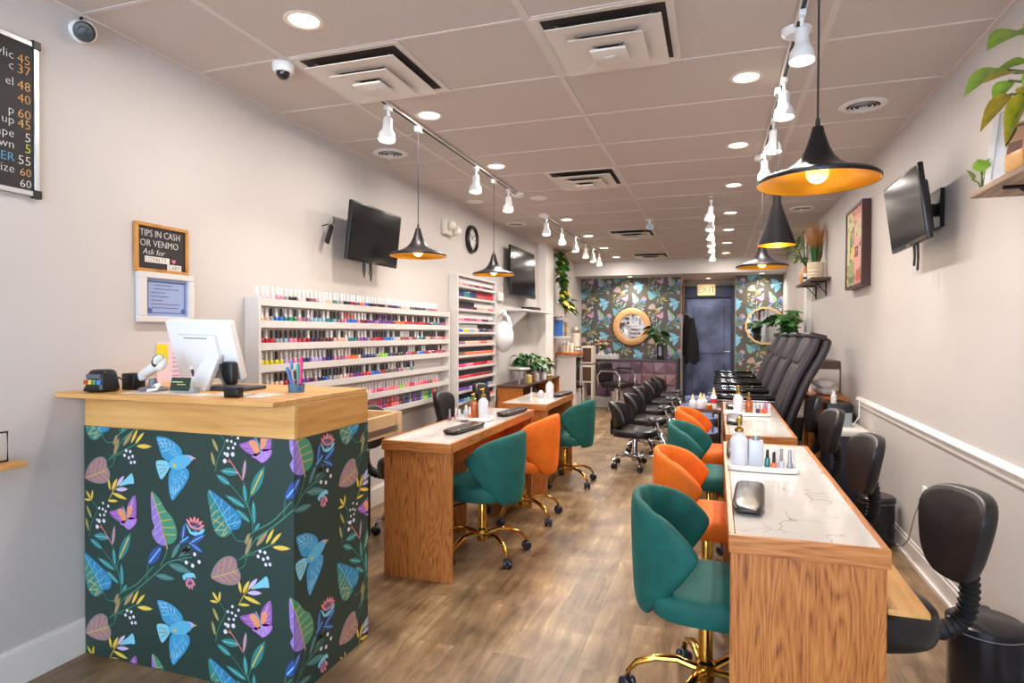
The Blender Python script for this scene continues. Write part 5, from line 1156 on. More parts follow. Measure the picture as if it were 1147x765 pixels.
# syngonium in a pot on the near right shelf
t = thing('potted_plant', 'lime green arrowhead plant leaning out from the upper right shelf', 'plant', (1.0, 2.33, SH))
MB().lathe([(.001,0),(.05,0),(.068,.11),(.07,.12),(.06,.118),(.055,.10),(.001,.10)], 24).build('pot', terracotta, t)
lf, st = MB(), MB()
for dx, dy, dz, dd, l, w, mi in ((-.03,.20,.38,(-.35,.7,.25),.17,.14,0),(-.06,.30,.30,(-.5,.7,-.1),.15,.12,0),(-.03,.16,.26,(-.7,.3,.1),.12,.10,0),(-.05,.22,.18,(-.5,.5,-.5),.14,.12,1),(-.03,.16,.16,(-.3,.4,-.9),.16,.11,1),(-.02,.10,.22,(.2,.6,-.5),.13,.1,0),(-.04,.26,.24,(-.2,.8,-.3),.10,.08,0),(-.01,.05,.40,(-.2,.3,.5),.14,.12,0),(-.05,.02,.30,(-.7,-.2,.1),.14,.12,0),(-.02,.26,.08,(-.3,.5,-.8),.07,.05,2),(0,-.1,.3,(-.3,-.7,.1),.13,.11,0),(-.02,.12,.45,(-.1,.2,.8),.12,.1,0)):
    p = Vector((dx,dy,.10+dz)); st.tube([(0,0,.10),(dx*.4,dy*.4,.1+dz*.7),p], .0045, 6); leaf(lf, p, dd, l*.8, w*.85, .35, mi); q_ = p+Vector((.03,-.05,-.04)); st.tube([(dx*.4,dy*.4,.1+dz*.7),q_], .0035, 5); leaf(lf, q_, (dd[0]+.3,dd[1]-.5,dd[2]+.2), l*.65, w*.7, .35, (mi+1) % 2 if mi < 2 else 2)
lf.build('foliage', [leaf_lime, leaf_yellow, leaf_green], t, smooth=60); st.build('stems', stem_green, t)
t = thing('framed_photo', 'white framed photo leaning on the upper right shelf behind the leaves', 'framed photo', (1.0, 2.63, SH), R(-58))
Mx = Euler((R(-9),0,0)).to_matrix().to_4x4()
def tb(fn, nm, m):
    b = MB(); fn(b); b.v = [Mx @ v for v in b.v]; b.build(nm, m, t, bevel=.001)
tb(lambda b: b.b2((-.12,0,0),(.12,.018,.025)).b2((-.12,0,.275),(.12,.018,.30)).b2((-.12,0,.025),(-.095,.018,.275)).b2((.095,0,.025),(.12,.018,.275)), 'frame', white_paint)
tb(lambda b: b.b2((-.1,.006,.02),(.1,.012,.28)), 'mat_board', mat('mat_board',(226,224,230),.7))
tb(lambda b: b.b2((-.055,.0045,.07),(.055,.0058,.22),0).b2((-.05,.004,.075),(.0,.0046,.15),1).b2((.005,.004,.10),(.045,.0046,.20),2), 'print', [mat('print_tan',(196,150,120),.7), mat('print_brown',(130,90,80),.7), mat('print_rose',(206,140,130),.7)])
t = thing('wooden_block', 'small wooden block beside the white frame on the upper right shelf', 'block', (.955, 2.465, SH), R(10)); MB().rbox((0,0,.03), (.06,.09,.06), .004).build('block_body', light_wood_y, t); MB().rbox((0,0,.0625), (.04,.06,.004), .001).build('block_top', mat('lid_tan',(210,180,140),.5), t)
t = thing('seedling', 'tiny green seedling at the far corner of the upper right shelf', 'plant', (.945, 2.77, SH))
lf, st = MB(), MB()
for p, d in (((-.02,.03,.05),(-.5,.4,.2)),((.02,-.02,.075),(.3,-.4,.2)),((.03,.03,.06),(.5,.4,.1)),((-.01,-.03,.065),(-.5,-.5,.2))): st.tube([(0,0,0),(p[0]*.3,p[1]*.3,p[2]*.6),p], .003, 6); leaf(lf, p, (d[0]*.6,d[1]*.6,.9), .06, .062, .2)
lf.build('foliage', leaf_lime, t, smooth=60); st.build('stems', stem_green, t)
# far right shelf: two plants and a small cup
S2 = 1.9525
t = thing('potted_plant', 'leafy bamboo like plant in a rounded tan vase on the dark shelf', 'plant', (1.02, 8.15, S2))
MB().lathe([(.001,0),(.06,0),(.085,.06),(.08,.14),(.05,.19),(.045,.21),(.035,.20),(.001,.2)], 22).build('vase', mat('tan_vase',(206,150,100),.5), t)
lf, st = MB(), MB()
for i in range(46):
    a = rr.uniform(0, 2*PI); z = rr.uniform(.28,.62); r = rr.uniform(.02,.17)
    p = Vector((r*math.cos(a)-.06, r*math.sin(a), z))
    if p.x > .03: p.x = .03-.3*(p.x-.03)
    if i % 3 == 0: st.tube([(0,0,.2), p*.6+Vector((0,0,.1)), p], .004, 5)
    leaf(lf, p, (math.cos(a) if p.x < -.06 else -.5, math.sin(a), .25), .17, .035, .6, rr.choice((0,0,1)), False)
lf.build('foliage', [leaf_green, leaf_lime], t, smooth=60); st.build('stems', stem_green, t)
t = thing('potted_plant', 'snake plant and dried grass in a ribbed cream pot on the dark shelf', 'plant', (1.02, 7.42, S2))
MB().lathe([(.001,0),(.078,0),(.083,.02),(.078,.035),(.084,.05),(.079,.07),(.085,.085),(.08,.105),(.086,.12),(.082,.14),(.087,.155),(.085,.18),(.072,.178),(.07,.16),(.001,.16)], 26).build('pot', mat('cream_pot',(226,206,176),.5), t)
lf = MB()
for i in range(9):
    a = i*2*PI/9; leaf(lf, (.035*math.cos(a), .035*math.sin(a), .16), (.18*math.cos(a), .18*math.sin(a), 1), .22+.03*(i%3), .06, 0, 0, False, rr.uniform(-1,1))
lf.build('foliage', leaf_dark, t, smooth=60)
gb = MB()
for i in range(150):
    a = rr.uniform(0, 2*PI); r = rr.uniform(.02,.13); l = rr.uniform(.26,.46)
    e = Vector((min(.085, r*1.25*math.cos(a)), r*1.25*math.sin(a), .16+l)); gb.tube([(.03*math.cos(a),.03*math.sin(a),.16), Vector((r*.5*math.cos(a), r*.5*math.sin(a), .16+l*.6)), e], [.003,.004,.0015], 4)
gb.build('dried_grass', dry_grass, t)
t = thing('small_cup', 'small white cup with dark print between the two plants on the dark shelf', 'cup', (.985, 7.80, S2)); MB().lathe([(.001,0),(.04,0),(.045,.10),(.04,.10),(.037,.01),(.001,.01)], 20).build('cup_body', white_plastic, t); MB().lathe([(.0435,.03),(.0455,.06)], 20, cap=False).build('printed_band', black_plastic, t)
# ------------------------------------------------------------------ right floor items
bin_m = mat('bin_black',(44,42,46),.22,.5)
def bin_(lb, x, y, r, h):
    t = thing('pedal_bin', lb, 'bin', (x, y, 0), group='black pedal bins')
    MB().lathe([(.001,.0),(r*.92,0),(r*.96,.012),(r*.97,h*.86),(r*.95,h*.87)], 32).build('bin_body', bin_m, t)
    MB().lathe([(r*1.0,h*.872),(r*1.03,h*.885),(r*1.02,h*.95),(r*.9,h*.985),(.001,h)], 32).build('lid', bin_m, t)
    MB().lathe([(r*.99,h*.86),(r*1.005,h*.865),(r*1.0,h*.885)], 32, cap=False).build('rim', mat('rim_clear',(150,150,156),.25), t)
    MB().rbox((r*.2,r*.98,h*.86), (.07,.06,.07), .012).build('hinge', black_plastic, t)
    MB().rbox((0,-r-.02,.02), (.05,.06,.012), .004).build('pedal', black_plastic, t)
bin_('black pedal bin nearest the camera at the right edge, behind the task chair', .965, 2.73, .125, .30)
bin_('black pedal bin below the wall outlet farther along the right wall', .985, 4.52, .115, .32)
t = thing('storage_cabinet', 'dark navy cabinet with white top against the right wall', 'cabinet', (.965, 5.48, 0))
MB().b2((-.13,-.23,.03),(.13,.23,.575)).b2((-.11,-.21,0),(.11,.21,.03)).build('cabinet_body', mat('navy_cabinet',(44,44,66),.4), t, bevel=.004)
MB().rbox((0,0,.598), (.28,.48,.045), .006).build('cabinet_top', mat('top_white',(226,222,214),.4), t)
MB().b2((-.133,-.21,.05),(-.1302,.21,.56)).build('door', mat('navy_door',(50,50,74),.35), t); MB().cyl((-.14,.17,.28),(-.14,.17,.40), .006, n=8).build('handle', steel, t)
t = thing('wood_cart', 'light wooden supply cart with towels beside the recliners at the right wall', 'cart', (.95, 6.26, 0))
for sx in (-.13,.13):
    for sy in (-.2,.2): MB().b2((sx-.02,sy-.02,0),(sx+.02,sy+.02,.80)).build('leg', orange_wood, t)
for z in (.25,.55,.80): MB().b2((-.15,-.23,z-.02),(.15,.23,z)).build('shelf', orange_wood, t)
MB().b2((-.11,-.212,.56),(.11,-.20,.77)).build('front_panel', orange_wood, t)
t = thing('towel_pile', 'crumpled white towels on the light wooden cart', 'towels', (.96, 6.28, .8005))
tw = mat('towel_white',(232,222,214),.85, bump=(40,.4))
def lump(mb, c, d, seed, n=24, k=14):
    r = random.Random(seed); ph = [r.uniform(0,6.28) for _ in range(6)]
    def f(u, v):
        a = 2*PI*u; b = PI*v
        q = 1+.10*math.sin(3*a+ph[0])*math.sin(2*b+ph[1])+.07*math.sin(7*a+ph[2]+3*b)+.05*math.sin(5*b+ph[3]+2*a)
        z = -math.cos(b)*.5*q
        return (c[0]+d[0]*.5*math.sin(b)*math.cos(a)*q, c[1]+d[1]*.5*math.sin(b)*math.sin(a)*q, max(c[2]-d[2]*.42, c[2]+d[2]*z))
    return mb.grid(f, n, k, closeu=True)
lump(MB(), (0,.02,.045), (.2,.3,.108), 2).build('towel', tw, t); lump(MB(), (-.03,-.08,.105), (.18,.2,.09), 5).build('towel', tw, t)
t = thing('sterilizer_box', 'black box with a white bottle cap on top beside the wooden cart', 'box', (.985, 5.87, 0))
MB().b2((-.1,-.14,0),(.1,.14,.55)).build('stand', mat('stand_dark',(40,38,44),.5), t); MB().rbox((0,0,.66), (.2,.26,.22), .012).build('box_body', black_plastic, t); MB().b2((-.102,-.1,.58),(-.1,.1,.66)).build('front_panel', mat('panel_grey',(90,90,98),.3), t)
t = thing('lotion_bottle', 'white bottle standing on the black box by the right wall', 'bottle', (.945, 5.80, .7705)); MB().lathe([(.001,0),(.022,0),(.022,.07),(.01,.08)],16).build('bottle_body', white_plastic, t); MB().lathe([(.012,.08),(.012,.105),(.001,.106)],12).build('cap', cap_white, t)
t = thing('brochure_stand', 'clear acrylic holder on the navy cabinet at the right wall', 'holder', (.985, 5.50, .6215)); MB().b2((-.05,-.06,0),(.05,.06,.008)).b2((-.05,.035,.008),(.05,.045,.10)).build('holder_body', mat('clear_acrylic',(200,214,220),.15, trans=.5), t); MB().tube([(.05,.0,.01),(.09,-.02,.08),(.10,.02,.20)], .004, 6).build('cable', white_plastic, t)
t = thing('cupboard', 'tall dark and cream cupboard behind the nearest recliner on the right wall', 'cupboard', (.985, 6.74, 0))
MB().b2((-.12,-.2,0),(.13,.22,.62)).build('base_unit', orange_wood, t); MB().b2((-.12,-.2,.62),(.13,.22,1.02)).build('door', warm_white, t, bevel=.004); MB().b2((-.12,-.2,1.02),(.13,.22,1.10)).build('top_rail', brown_wood, t); MB().b2((-.127,-.05,.64),(-.1201,.0,.80)).build('handle', black_metal, t)
t = thing('monstera_plant', 'big split leaf plant standing behind the black recliners', 'plant', (.945, 8.62, 0))
MB().lathe([(.001,0),(.10,0),(.13,.28),(.14,.30),(.12,.29),(.001,.27)], 24).build('pot', mat('plant_pot_dark',(60,54,56),.5), t)
def monstera(mb, base, d, l, w, roll=0, m=0):
    d = Vector(d).normalized(); s = d.cross(Vector((0,0,1)))
    if s.length < .1: s = Vector((1,0,0))
    s.normalize(); up = s.cross(d).normalized(); q = Matrix.Rotation(roll, 3, d); s = q @ s; up = q @ up
    edge = [(0,.18),(.05,.6),(.2,.95),(.28,.55),(.33,1),(.45,1),(.50,.45),(.55,.92),(.66,.8),(.70,.35),(.75,.62),(.86,.4),(1,0)]
    P0 = lambda t_: Vector(base)+d*(l*t_)-Vector((0,0,1))*(.35*l*t_*t_)
    for sg in (-1, 1):
        for (t0, k0), (t1, k1) in zip(edge, edge[1:]):
            a, b = P0(t0), P0(t1)
            mb.add([a, b, b+s*(sg*k1*w/2)-up*(k1*k1*w*.12), a+s*(sg*k0*w/2)-up*(k0*k0*w*.12)], [(0,1,2,3)], m)
lf, st = MB(), MB()
for i in range(15):
    a = rr.uniform(0, 2*PI); r = rr.uniform(.04,.2); z = rr.uniform(1.40,1.70)
    p = Vector((min(.03, r*math.cos(a)-.03), r*math.sin(a), z)); st.tube([(0,0,.28), Vector((p.x*.3,p.y*.3,z*.7)), p], .007, 5)
    monstera(lf, p, (-abs(math.cos(a))-.1, math.sin(a)-.4, rr.uniform(-.3,.3)), .25, .25, rr.uniform(-.5,.5))
lf.build('foliage', leaf_green, t, smooth=0); st.build('stems', stem_green, t)

# ------------------------------------------------------------------ pedicure row
tub_m = mat('tub_black',(34,34,42),.18, coat=.4); bowl_m = mat('bowl_blue',(132,144,178),.15, coat=.4)
def make_recliner():
    t = thing('pedicure_recliner', 'x', 'recliner', (0,0,0), group='black pedicure recliners')
    # local frame: chair faces -X; seat centre near the origin
    MB().rbox((.08,0,.21), (.56,.52,.42), .04, 3).build('pedestal', tub_m, t)
    m = MB(); pad(m, .27, .27, .42, .56, ex=4, crown=.02, c=(.02,0)); m.build('seat', dark_leather, t)
    # back: a padded slab following a curved spine, with vertical channels and a head roll
    spine = [(.19,.50),(.235,.62),(.30,.80),(.37,.98),(.45,1.13),(.505,1.25),(.525,1.33)]
    spine = smooth_line(spine, 5); n = len(spine)
    def back(y0, y1, th0, th1, push):
        def f(u, v):
            i = min(n-1, int(round(v*(n-1)))); x, z = spine[i]
            a = spine[min(n-1, i+1)]; b = spine[max(0, i-1)]; tx, tz = a[0]-b[0], a[1]-b[1]; l = math.hypot(tx, tz); nx, nz = -tz/l, tx/l
            q = 2*PI*u; c, s = math.cos(q), math.sin(q)
            c = math.copysign(abs(c)**.6, c); s = math.copysign(abs(s)**.6, s)
            k = math.sin(min(1, (v+.03)*9)*PI/2)*math.sin(min(1, (1.03-v)*9)*PI/2)
            y = (y0+y1)/2+(y1-y0)/2*c*(.75+.25*k); th = (th0+(th1-th0)*v)
            off = push+s*th*k
            return (x+nx*off, y, z+nz*off)
        m = MB().grid(f, 24, 30, closeu=True)
        m.f += [list(range(24))[::-1], [29*24+i for i in range(24)]]; m.mi += [0, 0]
        return m
    back(-.27,.27,.055,.05,-.055).build('back_shell', dark_leather, t, smooth=60)
    for i, (a, b) in enumerate(((-.265,-.135),(-.135,.0),(.0,.135),(.135,.265))): back(a, b, .045, .04, .03).build('back_cushion', dark_leather, t, smooth=60)
    m = MB(); m.rbox((.435,0,1.20), (.10,.50,.30), .045, 4, rot=(0,R(24),0)).rbox((.50,0,1.335), (.15,.54,.05), .022, 3, rot=(0,R(12),0)).build('head_cushion', dark_leather, t)
    for s in (-1, 1):
        m = MB().rbox((-.10,s*.33,.795), (.52,.085,.045), .018, 3); m.build('armrest', black_gloss, t)
        MB().box((-.10,s*.33,.768), (.50,.075,.01)).build('armrest_trim', chrome, t)
        MB().rbox((.10,s*.33,.60), (.16,.05,.33), .015).build('armrest_post', tub_m, t)
    return t
def make_tub():
    t = thing('foot_spa', 'x', 'foot spa', (0,0,0), group='foot spa basins')
    MB().rbox((0,0,.19), (.46,.56,.38), .06, 4, taper=(.95,1)).build('tub_body', tub_m, t)
    m = MB(); n = 32
    def ring(a, b, z): return [(a*math.copysign(abs(math.cos(q))**.6, math.cos(q)), b*math.copysign(abs(math.sin(q))**.6, math.sin(q)), z) for q in [2*PI*i/n for i in range(n)]]
    lv = [(.20,.25,.385),(.215,.265,.43),(.22,.27,.47),(.205,.255,.47),(.185,.235,.40),(.15,.20,.386)]
    vs = []; fs = []
    for a in lv: vs += ring(*a)
    for j in range(len(lv)-1):
        for i in range(n): fs.append((j*n+i, j*n+(i+1)%n, (j+1)*n+(i+1)%n, (j+1)*n+i))
    fs.append([(len(lv)-1)*n+i for i in range(n)]); m.add(vs, fs).build('bowl', bowl_m, t)
    MB().tube([(-.20,-.20,.30),(-.275,-.12,.40),(-.285,0,.43),(-.275,.12,.40),(-.20,.20,.30)], .02, 10, flat=.6).build('front_trim', chrome, t)
    MB().cyl((-.30,0,.43),(-.33,0,.52), .014, n=12).cyl((-.26,0,.40),(-.30,0,.45), .018, n=12).build('footrest_post', chrome, t)
    m = MB(); m.ball((-.335,0,.545), (.16,.24,.055), 22); m.build('footrest_pad', black_leather, t)
    MB().cyl((.17,-.16,.47),(.17,-.16,.53), .012, n=10).tube([(.17,-.16,.53),(.15,-.14,.56),(.10,-.10,.545)], .009, 8).build('faucet', chrome, t)
    return t
rec = make_recliner(); tub = make_tub()
rys = [6.12, 7.12, 8.12, 9.12]
nm4 = ['nearest','second','third','farthest']
for i, y in enumerate(rys):
    lb = f'{nm4[i]} of the four black padded pedicure recliners by the right wall'
    lb2 = f'{nm4[i]} of the four dark foot spas in front of the recliners'
    if i == 0: rec.location = (.33, y, 0); rec['label'] = lb; tub.location = (-.20, y-.18, 0); tub['label'] = lb2
    else: dup(rec, (.33, y, 0), label=lb); dup(tub, (-.20, y-.18, 0), label=lb2)
def make_stool():
    t = thing('pedicure_stool', 'x', 'stool', (0,0,0), group='black pedicure stools')
    pad(MB(), .215, .20, .315, .395, ex=3, crown=.02).build('seat', black_leather, t)
    m = MB(); curved_pad(m, .36, .31, .27, .525, -.215, th=.075, bow=.11); m.build('backrest', black_leather, t, smooth=60)
    m = MB()
    for k in range(-2, 3):
        y = k*.062; x = -.215+.11*(y/.155)**2+.043; m.tube([(x,y,.43),(x+.008,y,.525),(x,y,.62)], .006, 6)
    m.build('backrest_tufting', black_leather, t)
    MB().b2((-.24,-.04,.32),(-.06,.04,.335)).b2((-.245,-.04,.32),(-.23,.04,.47)).build('back_bracket', black_metal, t)
    star_base(t, chrome, .235, R(-60), .115, .318, cm=rubber, lift=.045)
    return t
stl = make_stool()
for i, (x, y) in enumerate(((-.78,6.3),(-.76,7.2),(-.78,8.15),(-.75,9.15),(-.74,10.15))):
    lb = f'{["nearest","second","third","fourth","farthest"][i]} black pedicure stool with chrome base in the row facing the foot spas'
    if i == 0: stl.location = (x,y,0); stl['label'] = lb; stl.rotation_euler.z = R(-10)
    else: dup(stl, (x,y,0), R(-10), lb)
# lotions on a little trolley between the spas and the second right table
t = thing('lotion_trolley', 'narrow dark trolley of lotion bottles between the orange chair and foot spas', 'trolley', (-.10, 5.50, 0))
MB().b2((-.13,-.09,.70),(.14,.09,.72)).b2((-.13,-.09,.30),(.14,.09,.315)).build('shelf', brown_wood, t)
for sx in (-.12,.13):
    for sy in (-.08,.08): MB().cyl((sx,sy,0),(sx,sy,.70), .01, n=8).build('leg', black_metal, t)
cream = mat('cream_tip',(234,220,176),.4)
for i, (x, y, k, lb) in enumerate(((-.19,5.47,1,'white squeeze bottle with cone tip at the left of the lotion trolley'),(-.125,5.46,1.12,'taller white squeeze bottle with cone tip in the middle of the lotion trolley'),(-.10,5.54,1.0,'cream tipped squeeze bottle at the back of the lotion trolley'))):
    t = thing('squeeze_bottle', lb, 'bottle', (x, y, .7205)); MB().lathe([(.001,0),(.028*k,0),(.03*k,.004),(.03*k,.055*k),(.022*k,.068*k),(.014*k,.072*k)], 18).build('bottle_body', milky, t); MB().lathe([(.016*k,.071*k),(.013*k,.085*k),(.004*k,.12*k),(.001,.122*k)], 14).build('cone_tip', cream, t)
t = thing('lotion_bottle', 'red and white bottle with cream cone tip on the lotion trolley', 'bottle', (-.02, 5.50, .7205)); MB().lathe([(.001,0),(.026,0),(.026,.10),(.016,.12)], 18).build('bottle_body', white_plastic, t); MB().lathe([(.0263,.045),(.0263,.085)], 18, cap=False).build('red_band', mat('red_label',(206,40,40),.4), t); MB().lathe([(.016,.12),(.012,.14),(.003,.18),(.001,.181)], 14).build('cone_tip', cream, t)
t = thing('polish_jar', 'squat brown jar beside the red and white bottle on the trolley', 'jar', (-.055, 5.44, .7205)); MB().lathe([(.001,0),(.024,0),(.024,.03),(.018,.034)], 16).build('jar_body', amber, t); MB().lathe([(.02,.034),(.02,.048),(.001,.049)], 14).build('cap', cream, t)

# ------------------------------------------------------------------ back of the room
def slate():
    m, nt, b = new_mat('door_slate'); N = nt.nodes.new; L = nt.links.new
    tc = N('ShaderNodeTexCoord'); n = N('ShaderNodeTexNoise'); n.inputs['Scale'].default_value = 3.2; n.inputs['Detail'].default_value = 7
    L(tc.outputs['Object'], n.inputs['Vector']); cr = N('ShaderNodeValToRGB'); e = cr.color_ramp.elements
    e[0].position = .35; e[0].color = srgb(66,74,106); e[1].position = .68; e[1].color = srgb(124,136,178)
    L(n.outputs['Fac'], cr.inputs[0]); L(cr.outputs[0], b.inputs['Base Color']); b.inputs['Roughness'].default_value = .38
    return m
slate_m = slate(); slate_dark = mat('slate_dark',(58,64,92),.45)
d = MB().b2((-.62,12.90,0),(.31,12.96,2.06)).b2((-.46,12.885,.95),(.15,12.90,1.90)).b2((-.46,12.885,.2),(.15,12.90,.80))
door = struct(d.build('door_1', slate_m, bevel=.01))
MB().b2((-.44,12.878,.97),(.13,12.886,1.88)).build('door_panel', slate_m, door, bevel=.006)
MB().cyl((.24,12.89,1.0),(.24,12.82,1.0), .014, n=10).cyl((.24,12.83,1.0),(.14,12.83,1.0), .011, n=10).build('door_handle', steel, door)
struct(MB().b2((-.64,12.86,0),(-.575,12.97,2.30)).b2((.262,12.86,0),(.33,12.97,2.30)).b2((-.575,12.86,2.07),(.262,12.97,2.30)).build('trim_2', slate_dark, bevel=.006))
t = thing('exit_sign', 'lit EXIT sign hanging above the dark back door', 'exit sign', (-.20, 12.82, 2.10))
MB().rbox((0,0,.12), (.34,.04,.22), .006).build('sign_box', mat('exit_box',(240,214,170),.4, emit=(255,214,150), estr=.55), t)
text_curve('EXIT', .17, 'exit_letters', mat('exit_red',(110,52,34),.5), t, (0,-.0215,.065), (R(90),0,0), align='CENTER')
t = thing('hanging_jackets', 'black aprons hanging from hooks at the left of the back door', 'clothing', (-.56, 12.55, 0))
def drape(x, y, w, z0, z1, ph):
    def f(u, v):
        z = z1+(z0-z1)*v; k = .35+.65*min(1, v*1.6)
        a = 2*PI*u
        rx = w*k*(1+.18*math.sin(5*a+ph)*v); ry = .06*k*(1+.3*math.sin(4*a+ph*2)*v)
        return (x+rx*math.cos(a), y+ry*math.sin(a), z+.04*math.sin(3*a+ph)*v)
    m = MB().grid(f, 40, 16, closeu=True); m.f += [[i for i in range(40)], [15*40+i for i in range(40)][::-1]]; m.mi += [0,0]
    return m
clo = mat('apron_black',(24,22,28),.8)
drape(0, .08, .11, .92, 1.72, .4).build('apron', clo, t, smooth=60); drape(.10, .0, .12, .78, 1.66, 2.0).build('apron', clo, t, smooth=60)
MB().b2((-.08,-.1,1.74),(-.06,.2,1.78)).cyl((-.06,.08,1.76),(0,.08,1.73), .008, n=8).cyl((-.06,0,1.76),(.10,0,1.68), .008, n=8).build('hook_rail', steel, t)
t = thing('curtain_panel', 'amber brown panel lamp on the wall at the left of the recess', 'panel', (RX0+.001, 12.30, 0))
MB().rbox((.02,0,2.02), (.036,.16,.52), .01).build('panel_body', mat('amber_panel',(150,96,40),.4), t); MB().b2((0,-.09,1.74),(.045,.09,1.76)).build('panel_foot', brown_wood, t)
# mirrors
mir = mat('mirror_silver',(214,214,216),.03,1)
My = Euler((R(90),0,0)).to_matrix().to_4x4()
t = thing('round_mirror', 'round mirror with a wide pale wooden ring on the bird wallpaper', 'mirror', (-1.555, YB-.006, 1.487))
MB().lathe([(.235,0),(.36,0),(.363,.02),(.34,.035),(.25,.035),(.235,.028),(.235,.006)], 56, M=My, cap=False).build('wooden_ring', mat('ring_wood',(224,170,116),.5, var=.08, vscale=12), t)
MB().lathe([(.363,.001),(.378,.003),(.378,.018),(.362,.022)], 56, M=My, cap=False).build('dark_edge', mat('bark_dark',(70,44,30),.6), t)
MB().lathe([(.001,.006),(.24,.006),(.24,.010),(.001,.010)], 48, M=My).build('mirror_glass', mir, t)
t = thing('scalloped_mirror', 'scalloped edge mirror with thin gold frame on the right wallpaper', 'mirror', (.83, YB-.006, 1.50))
def scal(r, y, n=96): return [(r*(1+.035*abs(math.sin(8*2*PI*i/n/1)))*math.cos(2*PI*i/n), -y, r*(1+.035*abs(math.sin(8*2*PI*i/n)))*math.sin(2*PI*i/n)) for i in range(n)]
a_, b_, c_, e_ = scal(.335,.0), scal(.335,.03), scal(.30,.03), scal(.30,.008)
MB().add(a_+b_+c_+e_, [(q*96+i, q*96+(i+1)%96, (q+1)*96+(i+1)%96, (q+1)*96+i) for q in range(3) for i in range(96)]).build('gold_frame', mat('pale_gold',(224,180,120),.35,.5), t)
MB().add(scal(.302,.008)+scal(.302,.011), [list(range(96))[::-1], list(range(96,192))]).build('mirror_glass', mir, t, smooth=0)
# tiled bench
t = thing('tiled_bench', 'low bench faced with mauve geometric relief tiles below the round mirror', 'bench', (0,0,0))
MB().b2((-2.34,11.32,.19),(-.66,YB-.03,.84)).b2((-2.34,11.31,.84),(-.655,YB-.03,.875)).build('bench_body', mat('bench_dark',(74,56,64),.4), t)
tl = MB(); r4 = random.Random(11); S = .21
for i in range(8):
    for j in range(3):
        x, z = -2.335+i*S, .205+j*S; y = 11.32
        k = r4.choice((0,1,2,3)); hi = .03
        P4 = [(x+.003,y,z+.003),(x+S-.003,y,z+.003),(x+S-.003,y,z+S-.003),(x+.003,y,z+S-.003)]
        apex = [(x+.03,y-hi,z+.03),(x+S-.03,y-hi,z+.03),(x+S-.03,y-hi,z+S-.03),(x+.03,y-hi,z+S-.03)][k]
        tl.add(P4+[apex], [(q,(q+1)%4,4) for q in range(4)], r4.choice((0,0,1,2)))
tl.build('relief_tiles', [mat('tile_mauve',(126,96,110),.35), mat('tile_brown',(132,98,100),.35), mat('tile_plum',(108,84,104),.3)], t, smooth=0)
MB().b2((-.68,11.30,0),(-.645,11.96,.89)).build('end_post', mat('post_dark',(44,40,46),.4), t)
struct(MB().b2((-2.45,11.20,0),(-1.0,11.90,.16)).b2((-2.45,11.18,.14),(-1.0,11.90,.188)).build('trim_3', trim_white, bevel=.003))
t = thing('vase_plant', 'leafy plant in a dark slim vase on the tiled bench', 'plant', (-.98, 11.6, .8755))
MB().lathe([(.001,0),(.055,0),(.062,.02),(.066,.22),(.06,.30),(.05,.30),(.055,.2),(.001,.1)], 22).build('vase', mat('vase_dark',(40,38,46),.15), t)
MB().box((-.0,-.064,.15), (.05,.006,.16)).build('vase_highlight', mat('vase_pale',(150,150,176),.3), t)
lf, st = MB(), MB()
for i in range(13):
    a = rr.uniform(0, 2*PI); z = rr.uniform(.34,.60); r = rr.uniform(.06,.17)
    p = Vector((r*math.cos(a)-.08, r*math.sin(a)*.7, z)); st.tube([(0,0,.28), Vector((p.x*.4,p.y*.4,z*.85)), p], .005, 5)
    leaf(lf, p, (math.cos(a)-.2, math.sin(a)-.5, rr.uniform(-.6,.1)), .19, .17, .3, 0 if i % 3 else 1, True, rr.uniform(-.7,.7))
lf.build('foliage', [leaf_dark, leaf_green], t, smooth=60); st.build('stems', stem_green, t)
t = thing('bottle_caddy', 'long white caddy of small bottles on the left of the tiled bench', 'caddy', (-2.02, 11.5, .8755))
MB().b2((-.28,-.06,0),(.28,.06,.012)).b2((-.28,-.06,.012),(.28,-.05,.07)).b2((-.28,.05,.012),(.28,.06,.09)).build('caddy_body', white_paint, t, bevel=.002); MB().b2((-.285,-.06,.0),(-.275,.06,.1)).b2((.275,-.06,0),(.285,.06,.1)).build('end_panel', white_paint, t)
for i in range(7):
    jar(f'{ORD(i+1)} small bottle from left in the white caddy on the bench', -2.25+.075*i, 11.5, .888, .045, .07, [frost, amber, milky, frost, polish['nude'], milky, frost][i], [cap_white, cap_black, cap_white][i % 3], .03, 'bottle', 'small_bottle')
t = thing('flower_arrangement', 'dried pale flower arrangement on the bench in front of the wallpaper', 'flowers', (-2.1, 11.78, .8755))
MB().lathe([(.001,0),(.05,0),(.06,.08),(.04,.13),(.045,.15),(.001,.14)], 18).build('vase', warm_white, t)
fl = MB()
for i in range(26):
    a = rr.uniform(0, 2*PI); r = rr.uniform(.03,.2); z = rr.uniform(.2,.36); p = Vector((r*math.cos(a), r*.6*math.sin(a)-.02, z)); fl.tube([(0,0,.14), p], .003, 4, 1); fl.ball(p, (.045,.045,.04), 8, rr.choice((0,2)), 6)
fl.build('flower_heads', [mat('flower_cream',(232,208,176),.7), stem_green, mat('flower_rust',(170,110,90),.7)], t)
